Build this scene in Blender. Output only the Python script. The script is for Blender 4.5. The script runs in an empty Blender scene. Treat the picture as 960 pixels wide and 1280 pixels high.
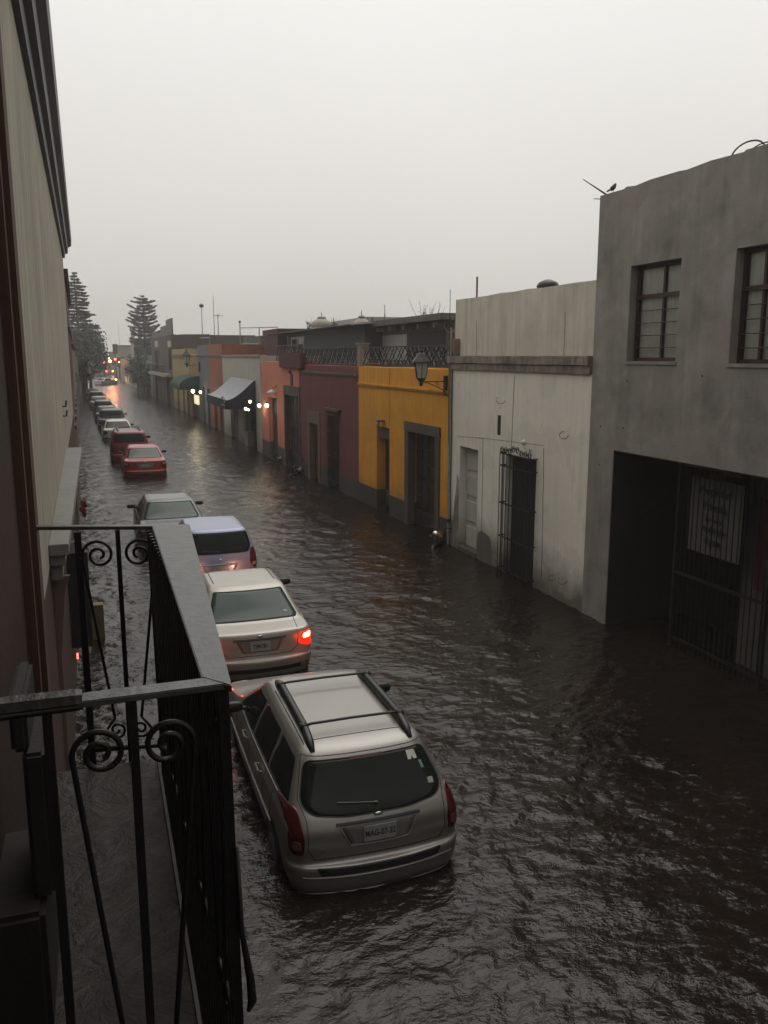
import bpy, bmesh, math, random
import numpy as np
from mathutils import Vector, Matrix
from mathutils.bvhtree import BVHTree
from mathutils import noise as mnoise
random.seed(7); np.random.seed(7)
S = bpy.context.scene
COL = S.collection
PI = math.pi

# ------------------------------------------------------------ camera
FPX, VPX, VPY, EYE = 1050.0, 118.0, 445.0, 4.8
PITCH = math.atan2(640 - VPY, FPX)
YAW = math.atan2(480 - VPX, math.hypot(FPX, 640 - VPY))
cam = bpy.data.cameras.new('camera'); camo = bpy.data.objects.new('camera', cam); COL.objects.link(camo)
camo.location = (0, 0, EYE)
camo.rotation_euler = (math.radians(90) - PITCH, 0, -YAW)
cam.sensor_fit = 'VERTICAL'; cam.sensor_height = 36; cam.lens = FPX / 1280 * 36
cam.clip_start = 0.05; cam.clip_end = 3000
S.camera = camo
S.render.resolution_x = 768; S.render.resolution_y = 1024

# ------------------------------------------------------------ world, sun, exposure
SUN_EL, SUN_ROT = math.radians(58), math.radians(35)
W = bpy.data.worlds.new('World'); S.world = W; W.use_nodes = True
wn, wl = W.node_tree.nodes, W.node_tree.links
wn.clear()
wo = wn.new('ShaderNodeOutputWorld'); wb = wn.new('ShaderNodeBackground'); wb.inputs['Strength'].default_value = 0.1
sky = wn.new('ShaderNodeTexSky'); sky.sky_type = 'NISHITA'; sky.sun_disc = False
sky.sun_elevation = SUN_EL; sky.sun_rotation = SUN_ROT; sky.dust_density = 6; sky.air_density = 2
hs = wn.new('ShaderNodeHueSaturation'); hs.inputs['Saturation'].default_value = 0.15
wl.new(sky.outputs[0], hs.inputs['Color'])
tc = wn.new('ShaderNodeTexCoord'); sx = wn.new('ShaderNodeSeparateXYZ'); wl.new(tc.outputs['Generated'], sx.inputs[0])
cl = wn.new('ShaderNodeClamp'); wl.new(sx.outputs['Z'], cl.inputs['Value'])
cr = wn.new('ShaderNodeValToRGB'); wl.new(cl.outputs[0], cr.inputs[0])
def sk(v, t): return tuple(v * c for c in t) + (1,)
cr.color_ramp.elements[0].position = 0; cr.color_ramp.elements[0].color = sk(.64, (1, .955, .905))
cr.color_ramp.elements[1].position = 1; cr.color_ramp.elements[1].color = sk(2.3, (1, .97, .92))
e = cr.color_ramp.elements.new(.10); e.color = sk(.70, (1, .965, .92))
e = cr.color_ramp.elements.new(.33); e.color = sk(.86, (1, .98, .94))
e = cr.color_ramp.elements.new(.5); e.color = sk(.98, (1, .975, .93))
e = cr.color_ramp.elements.new(.76); e.color = sk(1.1, (1, .975, .93))
# soft cloud structure
nz = wn.new('ShaderNodeTexNoise'); nz.inputs['Scale'].default_value = 1.3; nz.inputs['Detail'].default_value = 3
wl.new(tc.outputs['Generated'], nz.inputs['Vector'])
mr = wn.new('ShaderNodeMapRange'); wl.new(nz.outputs[0], mr.inputs['Value'])
mr.inputs['From Min'].default_value = .3; mr.inputs['From Max'].default_value = .7
mr.inputs['To Min'].default_value = 9.2; mr.inputs['To Max'].default_value = 10.1
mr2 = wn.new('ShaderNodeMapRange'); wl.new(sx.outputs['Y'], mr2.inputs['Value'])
mr2.inputs['From Min'].default_value = -.9; mr2.inputs['From Max'].default_value = .5; mr2.inputs['To Min'].default_value = .33; mr2.inputs['To Max'].default_value = 1  # dims the unseen southern sky behind the camera, added to darken camera-facing surfaces
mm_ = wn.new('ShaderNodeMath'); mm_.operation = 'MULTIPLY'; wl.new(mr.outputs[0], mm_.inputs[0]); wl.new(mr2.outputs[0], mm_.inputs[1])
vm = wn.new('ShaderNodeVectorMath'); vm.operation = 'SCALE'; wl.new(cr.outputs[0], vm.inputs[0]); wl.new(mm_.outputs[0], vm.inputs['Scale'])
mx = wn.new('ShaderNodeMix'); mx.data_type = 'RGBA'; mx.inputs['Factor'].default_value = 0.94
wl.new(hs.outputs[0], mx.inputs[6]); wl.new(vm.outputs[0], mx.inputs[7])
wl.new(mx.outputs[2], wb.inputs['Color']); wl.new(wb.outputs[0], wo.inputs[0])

sl = bpy.data.lights.new('sun', 'SUN'); sl.energy = 0.5; sl.angle = math.radians(40); sl.color = (1, .97, .92)
so = bpy.data.objects.new('sun', sl); COL.objects.link(so)
so.rotation_euler = (math.radians(90) - SUN_EL, 0, math.radians(180) - SUN_ROT)
S.view_settings.view_transform = 'Standard'; S.view_settings.look = 'None'
S.view_settings.gamma = 1; S.view_settings.use_curve_mapping = False
S.view_settings.exposure = 0.12
S.render.engine = 'CYCLES'
S.cycles.max_bounces = 6; S.cycles.diffuse_bounces = 3; S.cycles.glossy_bounces = 3; S.cycles.volume_bounces = 1
S.cycles.use_denoising = True

WATER_DEPTH = 0.27
ROAD_Z = -WATER_DEPTH

# ------------------------------------------------------------ survey helpers: sight lines measured on the photo -> metres
cy_, sy_, cp_, sp_ = math.cos(YAW), math.sin(YAW), math.cos(PITCH), math.sin(PITCH)
FWD = Vector((sy_ * cp_, cy_ * cp_, -sp_)); UPV = Vector((sy_ * sp_, cy_ * sp_, cp_)); RTV = Vector((cy_, -sy_, 0))
CAMP = Vector((0, 0, EYE))
def ray(px, py): return FWD * FPX + RTV * (px - 480) + UPV * (640 - py)
def onZ(px, py, z=0.0): r = ray(px, py); return CAMP + r * ((z - EYE) / r.z)
def onX(px, py, x): r = ray(px, py); return CAMP + r * (x / r.x)
def onY(px, py, y): r = ray(px, py); return CAMP + r * (y / r.y)

# ------------------------------------------------------------ materials
MATS = {}
def newmat(name):
    m = bpy.data.materials.new(name); m.use_nodes = True
    nt = m.node_tree; b = nt.nodes['Principled BSDF']
    return m, nt, b
def texco(nt, scale=(1, 1, 1), src='Object'):
    t = nt.nodes.new('ShaderNodeTexCoord'); mp = nt.nodes.new('ShaderNodeMapping'); mp.inputs['Scale'].default_value = scale
    nt.links.new(t.outputs[src], mp.inputs[0]); return mp.outputs[0]
def noise(nt, vec, scale, detail=4, rough=.55, dist=0):
    n = nt.nodes.new('ShaderNodeTexNoise'); n.inputs['Scale'].default_value = scale; n.inputs['Detail'].default_value = detail
    n.inputs['Roughness'].default_value = rough; n.inputs['Distortion'].default_value = dist
    nt.links.new(vec, n.inputs['Vector']); return n.outputs[0]
def rng(nt, v, a, b, c=0., d=1.):
    m = nt.nodes.new('ShaderNodeMapRange'); nt.links.new(v, m.inputs['Value'])
    for k, x in zip(('From Min', 'From Max', 'To Min', 'To Max'), (a, b, c, d)): m.inputs[k].default_value = x
    return m.outputs[0]
def mixc(nt, f, a, b, mode='MIX'):
    m = nt.nodes.new('ShaderNodeMix'); m.data_type = 'RGBA'; m.blend_type = mode
    if isinstance(f, (int, float)): m.inputs[0].default_value = f
    else: nt.links.new(f, m.inputs[0])
    for i, x in ((6, a), (7, b)):
        if isinstance(x, (tuple, list)): m.inputs[i].default_value = tuple(x)[:3] + (1,)
        else: nt.links.new(x, m.inputs[i])
    return m.outputs[2]
def bump(nt, b, h, strength=.3, dist=.01):
    n = nt.nodes.new('ShaderNodeBump'); n.inputs['Strength'].default_value = strength; n.inputs['Distance'].default_value = dist
    nt.links.new(h, n.inputs['Height']); nt.links.new(n.outputs[0], b.inputs['Normal']); return n
def mul(c, k): return tuple(x * k for x in c)

def plaster(name, col, dark=.6, streak=.5, patch=None, rough=.85, damp=0., scale=1., base=None, base_h=.5):
    m, nt, b = newmat(name)
    v = texco(nt); vs = texco(nt, (3.4, 3.4, .13))
    n1 = noise(nt, v, .9 * scale, 6, .6, .3); n2 = noise(nt, vs, 2.2, 4, .6); n3 = noise(nt, v, 22, 5, .6)
    c = mixc(nt, rng(nt, n1, .35, .75), col, mul(col, dark))
    c = mixc(nt, rng(nt, n2, .46, .74, 0, streak), c, mul(col, dark * .55))
    if patch:
        n4 = noise(nt, v, 1.7, 3, .5, .8)
        c = mixc(nt, rng(nt, n4, .52, .66, 0, .8), c, patch)
    n6 = noise(nt, v, 1.15, 5, .55, .4); c = mixc(nt, rng(nt, n6, .555, .57, 0, .30), c, mul(col, .72))
    n7 = noise(nt, v, 3.1, 6, .7, .2); c = mixc(nt, rng(nt, n7, .655, .665, 0, .5), c, tuple(min(1, x * .55 + .10) for x in col))
    n5 = noise(nt, v, 6, 6, .7)
    c = mixc(nt, rng(nt, n5, .6, .8, 0, .35), c, mul(col, .4))
    if damp:
        s = nt.nodes.new('ShaderNodeSeparateXYZ'); nt.links.new(v, s.inputs[0])
        a = nt.nodes.new('ShaderNodeMath'); a.operation = 'MULTIPLY_ADD'; nt.links.new(n1, a.inputs[0]); a.inputs[1].default_value = -1.6
        nt.links.new(s.outputs['Z'], a.inputs[2])
        c = mixc(nt, rng(nt, a.outputs[0], -.65, .25, damp, 0), c, (.09, .08, .065))
    if base:
        s = nt.nodes.new('ShaderNodeSeparateXYZ'); nt.links.new(v, s.inputs[0])
        c = mixc(nt, rng(nt, s.outputs['Z'], base_h, base_h + .015, 1, 0), c, base)
    nt.links.new(c, b.inputs['Base Color']); b.inputs['Roughness'].default_value = rough
    b.inputs['Specular IOR Level'].default_value = .3
    bump(nt, b, mixc(nt, .5, n3, n1), .45, .02)
    return m
def plain(name, col, rough=.6, metal=0., var=.3, scale=8, coat=0., bmp=.15, spec=.5):
    m, nt, b = newmat(name); v = texco(nt); n = noise(nt, v, scale, 5, .6)
    nt.links.new(mixc(nt, rng(nt, n, .35, .7), col, mul(col, 1 - var)), b.inputs['Base Color'])
    b.inputs['Roughness'].default_value = rough; b.inputs['Metallic'].default_value = metal; b.inputs['Coat Weight'].default_value = coat
    b.inputs['Coat Roughness'].default_value = .08; b.inputs['Specular IOR Level'].default_value = spec
    if bmp: bump(nt, b, n, bmp, .01)
    return m
def emis(name, col, strength):
    m, nt, b = newmat(name); b.inputs['Base Color'].default_value = tuple(col) + (1,)
    b.inputs['Emission Color'].default_value = tuple(col) + (1,); b.inputs['Emission Strength'].default_value = strength; return m
def glass(name, col=(.008, .010, .009), rough=.06):
    m, nt, b = newmat(name); v = texco(nt); n = noise(nt, v, 60, 3, .5); n2 = noise(nt, v, 3, 3, .5)
    nt.links.new(mixc(nt, n2, col, mul(col, 1.8)), b.inputs['Base Color'])
    nt.links.new(rng(nt, n2, .3, .7, rough, rough + .1), b.inputs['Roughness']); b.inputs['IOR'].default_value = 1.5; b.inputs['Specular IOR Level'].default_value = .28 if col[0] > .02 else .15
    bump(nt, b, n, .06, .003); return m
def paint(name, col, metal=.5, rough=.38, dirt=.35):
    m, nt, b = newmat(name); v = texco(nt)
    n = noise(nt, v, 2.5, 5, .65, .4); n2 = noise(nt, v, 45, 3, .5)
    s = nt.nodes.new('ShaderNodeSeparateXYZ'); nt.links.new(v, s.inputs[0])
    c = mixc(nt, rng(nt, n, .4, .8, 0, .22), col, mul(col, .6))
    d = nt.nodes.new('ShaderNodeMath'); d.operation = 'MULTIPLY'; nt.links.new(rng(nt, s.outputs['Z'], .35, .85, 1, 0), d.inputs[0]); nt.links.new(rng(nt, n, .3, .7, .2, 1), d.inputs[1])
    dd = nt.nodes.new('ShaderNodeMath'); dd.operation = 'MULTIPLY'; nt.links.new(d.outputs[0], dd.inputs[0]); dd.inputs[1].default_value = dirt
    c = mixc(nt, dd.outputs[0], c, (.06, .05, .04))
    nt.links.new(c, b.inputs['Base Color']); b.inputs['Metallic'].default_value = metal; b.inputs['Roughness'].default_value = rough
    b.inputs['Coat Weight'].default_value = .6; b.inputs['Coat Roughness'].default_value = .12
    bump(nt, b, n2, .12, .004)
    return m

M = {}
M['rubber'] = plain('rubber', (.018, .018, .018), .7)
M['black_plastic'] = plain('black_plastic', (.022, .022, .024), .4)
M['iron'] = plain('wrought_iron', (.012, .011, .011), .42, .0, .4, 30, bmp=.4)
M['rail_top'] = plain('wet_rail_paint', (.085, .085, .085), .34, .0, .35, 25, bmp=.5, spec=.6)
M['chrome'] = plain('chrome', (.7, .7, .7), .15, 1, .05)
M['steel'] = plain('galvanised_steel', (.3, .3, .3), .45, .7)
M['glass'] = glass('dark_glass')
M['glass_green'] = glass('green_tinted_glass', (.028, .045, .038), .10)
M['tail_red'] = plain('tail_lens_red', (.06, .006, .006), .15, 0, .1, bmp=0)
M['tail_clear'] = plain('tail_lens_clear', (.32, .26, .22), .12, 0, .1, bmp=0)
M['tail_lit'] = emis('lit_tail_lens', (.9, .02, .008), 1.1)
M['tail_lit_hot'] = emis('lit_tail_bulb', (1, .22, .09), 14)
M['plate'] = plain('plate_white', (.33, .33, .31), .45, 0, .15)
M['ink'] = plain('plate_ink', (.02, .025, .03), .6, 0, .05)
M['seam'] = plain('seam_dark', (.01, .01, .01), .7, 0, .05, bmp=0)
M['stone'] = plaster('dark_cantera_stone', (.115, .09, .072), .65, .4, None, .8)
M['stone_pale'] = plaster('pale_cantera_stone', (.30, .25, .21), .7, .4, None, .8)
M['wood'] = plain('dark_wood', (.035, .024, .019), .55, 0, .5, 14)
M['wood_red'] = plain('red_brown_wood', (.05, .018, .014), .5, 0, .4, 14)
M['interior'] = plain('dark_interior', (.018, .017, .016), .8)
M['roof'] = plain('flat_roof_wet', (.10, .095, .09), .5, 0, .4, 2)
M['concrete'] = plaster('weathered_concrete', (.26, .25, .235), .6, .6, None, .8)
M['foliage'] = plain('dark_foliage', (.035, .05, .028), .6, 0, .5, 1.5)
M['foliage2'] = plain('pine_foliage', (.04, .05, .038), .6, 0, .5, 1.5)
M['bark'] = plain('bark', (.07, .055, .045), .9, 0, .5, 12)
M['bulb_warm'] = emis('bulb_warm', (1, .86, .58), 6)
M['bulb_orange'] = emis('bulb_orange', (1, .45, .12), 8)
M['bulb_red'] = emis('bulb_red', (1, .10, .06), 5)

# ------------------------------------------------------------ mesh helpers
def box(bm, x0, x1, y0, y1, z0, z1):
    v = [bm.verts.new((x, y, z)) for z in (z0, z1) for x, y in ((x0, y0), (x1, y0), (x1, y1), (x0, y1))]
    for f in ((0, 3, 2, 1), (4, 5, 6, 7), (0, 1, 5, 4), (1, 2, 6, 5), (2, 3, 7, 6), (3, 0, 4, 7)):
        bm.faces.new([v[i] for i in f])
def frame_from(d):
    d = d.normalized(); a = Vector((0, 0, 1)) if abs(d.z) < .9 else Vector((1, 0, 0))
    u = d.cross(a).normalized(); return u, d.cross(u).normalized()
def tube(bm, pts, r, n=6, cap=True, square=False):
    pts = [Vector(p) for p in pts]
    if not isinstance(r, (list, tuple)): r = [r] * len(pts)
    rings = []; u0 = None
    for i, p in enumerate(pts):
        d = (pts[min(i + 1, len(pts) - 1)] - pts[max(i - 1, 0)])
        if d.length < 1e-9: d = Vector((0, 0, 1))
        d.normalize()
        if u0 is None: u, w = frame_from(d)
        else:
            u = (u0 - d * u0.dot(d))
            if u.length < 1e-6: u, w = frame_from(d)
            u.normalize()
        w = d.cross(u).normalized(); u0 = u
        rings.append([bm.verts.new(p + (u * math.cos(2 * PI * (k + (.5 if square else 0)) / n) + w * math.sin(2 * PI * (k + (.5 if square else 0)) / n)) * r[i]) for k in range(n)])
    for a, b in zip(rings, rings[1:]):
        for k in range(n): bm.faces.new((a[k], a[(k + 1) % n], b[(k + 1) % n], b[k]))
    if cap:
        bm.faces.new(rings[0][::-1]); bm.faces.new(rings[-1])
def lathe(bm, prof, c=(0, 0, 0), n=20):
    c = Vector(c); rings = []
    for r, z in prof:
        rings.append([bm.verts.new(c + Vector((r * math.cos(2 * PI * k / n), r * math.sin(2 * PI * k / n), z))) for k in range(n)])
    for a, b in zip(rings, rings[1:]):
        for k in range(n): bm.faces.new((a[k], a[(k + 1) % n], b[(k + 1) % n], b[k]))
    bm.faces.new(rings[0][::-1]); bm.faces.new(rings[-1])
def prism(bm, poly, z0, z1):
    a = [bm.verts.new((p[0], p[1], z0)) for p in poly]; b = [bm.verts.new((p[0], p[1], z1)) for p in poly]
    bm.faces.new(a[::-1]); bm.faces.new(b); n = len(poly)
    for i in range(n): bm.faces.new((a[i], a[(i + 1) % n], b[(i + 1) % n], b[i]))
def obj(name, bm, mat, parent=None, smooth=False, bevel=0, label=None):
    bmesh.ops.recalc_face_normals(bm, faces=bm.faces[:])
    if bevel:
        bmesh.ops.bevel(bm, geom=[e for e in bm.edges if len(e.link_faces) == 2 and e.calc_face_angle(0) > .6], offset=bevel, segments=2, affect='EDGES')
    me = bpy.data.meshes.new(name); bm.to_mesh(me); bm.free()
    o = bpy.data.objects.new(name, me); COL.objects.link(o)
    if mat: me.materials.append(mat)
    if smooth:
        for p in me.polygons: p.use_smooth = True
    if parent: o.parent = parent
    if label: o['label'] = label
    return o
def thing(name, label, cat, loc=(0, 0, 0), rz=0, group=None):
    o = bpy.data.objects.new(name, None); COL.objects.link(o); o.empty_display_size = .2
    o.location = loc; o.rotation_euler = (0, 0, rz); o['label'] = label; o['category'] = cat
    if group: o['group'] = group
    return o
def tag(o, label, cat, group=None):
    o['label'] = label; o['category'] = cat
    if group: o['group'] = group
    return o
def structure(o): o['kind'] = 'structure'; return o
def text_bm(s, size, ext=.002, bold=0.0):
    c = bpy.data.curves.new('t', 'FONT'); c.body = s; c.size = size; c.extrude = ext; c.align_x = 'CENTER'; c.align_y = 'CENTER'; c.offset = bold
    o = bpy.data.objects.new('t', c); COL.objects.link(o)
    dg = bpy.context.evaluated_depsgraph_get(); me = bpy.data.meshes.new_from_object(o.evaluated_get(dg))
    bm = bmesh.new(); bm.from_mesh(me); bpy.data.objects.remove(o); bpy.data.curves.remove(c); bpy.data.meshes.remove(me); return bm
def NB(): return bmesh.new()

# ------------------------------------------------------------ facade lines (metres, X of the street front at each Y)
R_LINE = [(-8, 8.62), (13.38, 8.51), (19.63, 8.44), (22, 8.38), (26.86, 8.2), (33.1, 7.8), (41.2, 7.68), (51.5, 7.6), (73, 7.2), (97, 6.6), (181, 4.65), (400, 0)]
def interp(line, y):
    for (a, b), (c, d) in zip(line, line[1:]):
        if a <= y <= c: return b + (d - b) * (y - a) / (c - a)
    return line[-1][1]
def fac(px, py, line=R_LINE):
    r = ray(px, py); best = None
    for (a, b), (c, d) in zip(line, line[1:]):
        # solve x(y) = r.x/r.y * y on the segment
        k = r.x / r.y; den = k * (c - a) - (d - b)
        if abs(den) < 1e-9: continue
        t = (b - k * a) / den
        if -1e-6 <= t <= 1 + 1e-6:
            y = a + (c - a) * t; best = Vector((k * y, y, 0)); break
    return best

class Front:
    """street-front frame: local x runs along the front (to the right as seen from the street), y into the building, z up from the water line"""
    def __init__(s, name, label, cat, left, right, group=None, back=0.0):
        s.L = Vector((left[0], left[1], 0)); s.R = Vector((right[0], right[1], 0))
        d = (s.R - s.L); s.W = d.length; s.d = d.normalized(); s.n = Vector((-s.d.y, s.d.x, 0))  # into building
        s.L = s.L + s.n * back
        s.o = thing(name, label, cat, s.L, math.atan2(s.d.y, s.d.x), group)
    def at(s, px, py, off=0.0):
        r = ray(px, py); t = (s.L + s.n * off - CAMP).dot(s.n) / r.dot(s.n); p = CAMP + r * t
        return (p - s.L).dot(s.d), p.z
    def rect(s, xa, xb, yt, yb=None, off=0.0):
        ym = yt if yb is None else (yt + yb) / 2
        a = s.at(xa, ym, off)[0]; b = s.at(xb, ym, off)[0]
        zt = s.at((xa + xb) / 2, yt, off)[1]; zb = ROAD_Z if yb is None else s.at((xa + xb) / 2, yb, off)[1]
        return min(a, b), max(a, b), zb, zt

def wall_bm(Wd, H0, H1, thick, openings, jag=0.0, zbot=ROAD_Z, step=None):
    """wall with real openings; H0/H1 height at both ends"""
    xs = {0.0, Wd}; zs = {zbot} | ({1.0} if zbot < 1 else set())
    for a, b, c, d in openings:
        xs |= {max(a, 0), min(b, Wd)}; zs |= {max(c, zbot), d}
    st = step or 1.0
    k = 1
    while k * st < Wd: xs.add(k * st + .001); k += 1
    xs = sorted(xs); hmin = min(H0, H1); zs = sorted(z for z in zs if z < hmin - .05) + [1e9]
    bm = NB(); vc = {}
    jit = [random.uniform(-1, 1) * jag for _ in xs]
    def V(i, j, y):
        k = (i, j, y)
        if k not in vc:
            z = zs[j] if j < len(zs) - 1 else H0 + (H1 - H0) * xs[i] / Wd + jit[i]
            vc[k] = bm.verts.new((xs[i], y, z))
        return vc[k]
    nx, nz_ = len(xs) - 1, len(zs) - 1
    def solid(i, j):
        if i < 0 or j < 0 or i >= nx or j >= nz_: return False
        cx = (xs[i] + xs[i + 1]) / 2; z1 = zs[j + 1] if j + 1 < nz_ else zs[j] + .1; cz = (zs[j] + z1) / 2
        return not any(a < cx < b and c < cz < d for a, b, c, d in openings)
    for i in range(nx):
        for j in range(nz_):
            if not solid(i, j): continue
            bm.faces.new((V(i, j, 0), V(i + 1, j, 0), V(i + 1, j + 1, 0), V(i, j + 1, 0)))
            bm.faces.new((V(i, j, thick), V(i, j + 1, thick), V(i + 1, j + 1, thick), V(i + 1, j, thick)))
            if not solid(i - 1, j): bm.faces.new((V(i, j, 0), V(i, j + 1, 0), V(i, j + 1, thick), V(i, j, thick)))
            if not solid(i + 1, j): bm.faces.new((V(i + 1, j, 0), V(i + 1, j, thick), V(i + 1, j + 1, thick), V(i + 1, j + 1, 0)))
            if not solid(i, j - 1): bm.faces.new((V(i, j, 0), V(i, j, thick), V(i + 1, j, thick), V(i + 1, j, 0)))
            if not solid(i, j + 1): bm.faces.new((V(i, j + 1, 0), V(i + 1, j + 1, 0), V(i + 1, j + 1, thick), V(i, j + 1, thick)))
    return bm
def shell(F, Hgt, depth, mat, thick=.35, inset=.6):
    """side walls, back wall and flat roof behind the front"""
    bm = NB(); w = F.W
    box(bm, 0.01, .2, thick + .002, depth, ROAD_Z, Hgt - .03); box(bm, w - .2, w - .01, thick + .002, depth, ROAD_Z, Hgt - .03)
    box(bm, .2, w - .2, depth - .2, depth, ROAD_Z, Hgt - .03)
    obj('side_wall', bm, mat, F.o)
    bm = NB(); box(bm, .2, w - .2, thick + .002, depth - .2, Hgt - inset - .15, Hgt - inset); obj('roof', bm, M['roof'], F.o)

def plank_door(F, r, mat, depth=.22, planks=4, panels=False, name='door', handle=True, studs=False):
    a, b, c, d = r; w = b - a
    bm = NB(); n = planks
    for i in range(n):
        x0 = a + w * i / n + .006; x1 = a + w * (i + 1) / n - .006
        box(bm, x0, x1, depth, depth + .05, c, d - .01)
        if panels:
            k = panels
            for q in range(k):
                z0 = max(c, .05) + (d - max(c, .05)) * (q + .12) / k; z1 = max(c, .05) + (d - max(c, .05)) * (q + .88) / k
                box(bm, x0 + .05, x1 - .05, depth - .03, depth - .001, z0, z1)
        if studs:
            for q in range(int((d - .3) / .25)):
                lathe_y(bm, (x0 + x1) / 2, depth - .012, .25 + q * .25, .018, .012)
    o = obj(name, bm, mat, F.o)
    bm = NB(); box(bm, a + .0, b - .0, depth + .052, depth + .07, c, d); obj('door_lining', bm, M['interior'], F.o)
    if handle:
        bm = NB(); tube(bm, [(a + w * .82, depth - .005, 1.0), (a + w * .82, depth - .045, 1.02), (a + w * .82, depth - .045, 1.16), (a + w * .82, depth - .005, 1.18)], .009)
        h = obj('handle', bm, M['iron'], o)
    return o
def lathe_y(bm, x, y, z, r, l, n=8):
    tube(bm, [(x, y, z), (x, y + l, z)], [r * .6, r], n)
def surround(F, r, mat, w=.16, out=.05, name='door_surround', lintel=.22, into=.2):
    a, b, c, d = r; bm = NB()
    box(bm, a - w, a + .03, -out, into, c, d - .02); box(bm, b - .03, b + w, -out, into, c, d - .02)
    box(bm, a - w - .02, b + w + .02, -out - .01, into, d - .018, d + lintel)
    return obj(name, bm, mat, F.o, bevel=.008)
def trim(F, x0, x1, z0, z1, out, mat, name='cornice', into=0.05, slope=0.0, jit=.004):
    bm = NB(); n = max(2, int((x1 - x0) / (.5 if jit < .005 else .16))); prof = [(into, z0), (-out * .55, z0), (-out * .6, z0 + (z1 - z0) * .45), (-out, z0 + (z1 - z0) * .5), (-out, z1), (into, z1)]
    rings = []
    for i in range(n + 1):
        x = x0 + (x1 - x0) * i / n
        rings.append([bm.verts.new((x, y + random.uniform(-jit, jit), z + slope * (x - x0) + random.uniform(-jit, jit))) for y, z in prof])
    for p, q in zip(rings, rings[1:]):
        for k in range(len(prof)): bm.faces.new((p[k], p[(k + 1) % 6], q[(k + 1) % 6], q[k]))
    bm.faces.new(rings[0]); bm.faces.new(rings[-1][::-1])
    return obj(name, bm, mat, F.o)

# ============================================================ SETTING: road, pavements, water
bm = NB(); box(bm, -400, 400, -60, 900, -1.2, ROAD_Z - .16); g = structure(obj('ground', bm, plain('earth', (.08, .07, .06), .9)))
bm = NB()
rd = [(-8, 1.0, 7.2), (30, .9, 7.0), (97, .1, 5.6), (181, -1.2, 3.7), (400, -5.5, -.9)]
for (y0, a, b), (y1, c, d) in zip(rd, rd[1:]):
    vs = [bm.verts.new(p) for p in ((a, y0, ROAD_Z), (b, y0, ROAD_Z), (d, y1, ROAD_Z), (c, y1, ROAD_Z))]; bm.faces.new(vs)
structure(obj('road', bm, plain('asphalt', (.05, .05, .05), .8)))
bm = NB()
for side in (0, 1):
    for (y0, a, b), (y1, c, d) in zip(rd, rd[1:]):
        if side == 0: q = [(-1.5 - y0 * .012, y0), (a, y0), (c, y1), (-1.5 - y1 * .012, y1)]
        else: q = [(b, y0), (b + 1.6, y0), (d + 1.6, y1), (d, y1)]
        prism(bm, q, ROAD_Z - .1, ROAD_Z + .13)
structure(obj('pavement', bm, plain('pavement_slabs', (.15, .145, .135), .7)))

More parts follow.
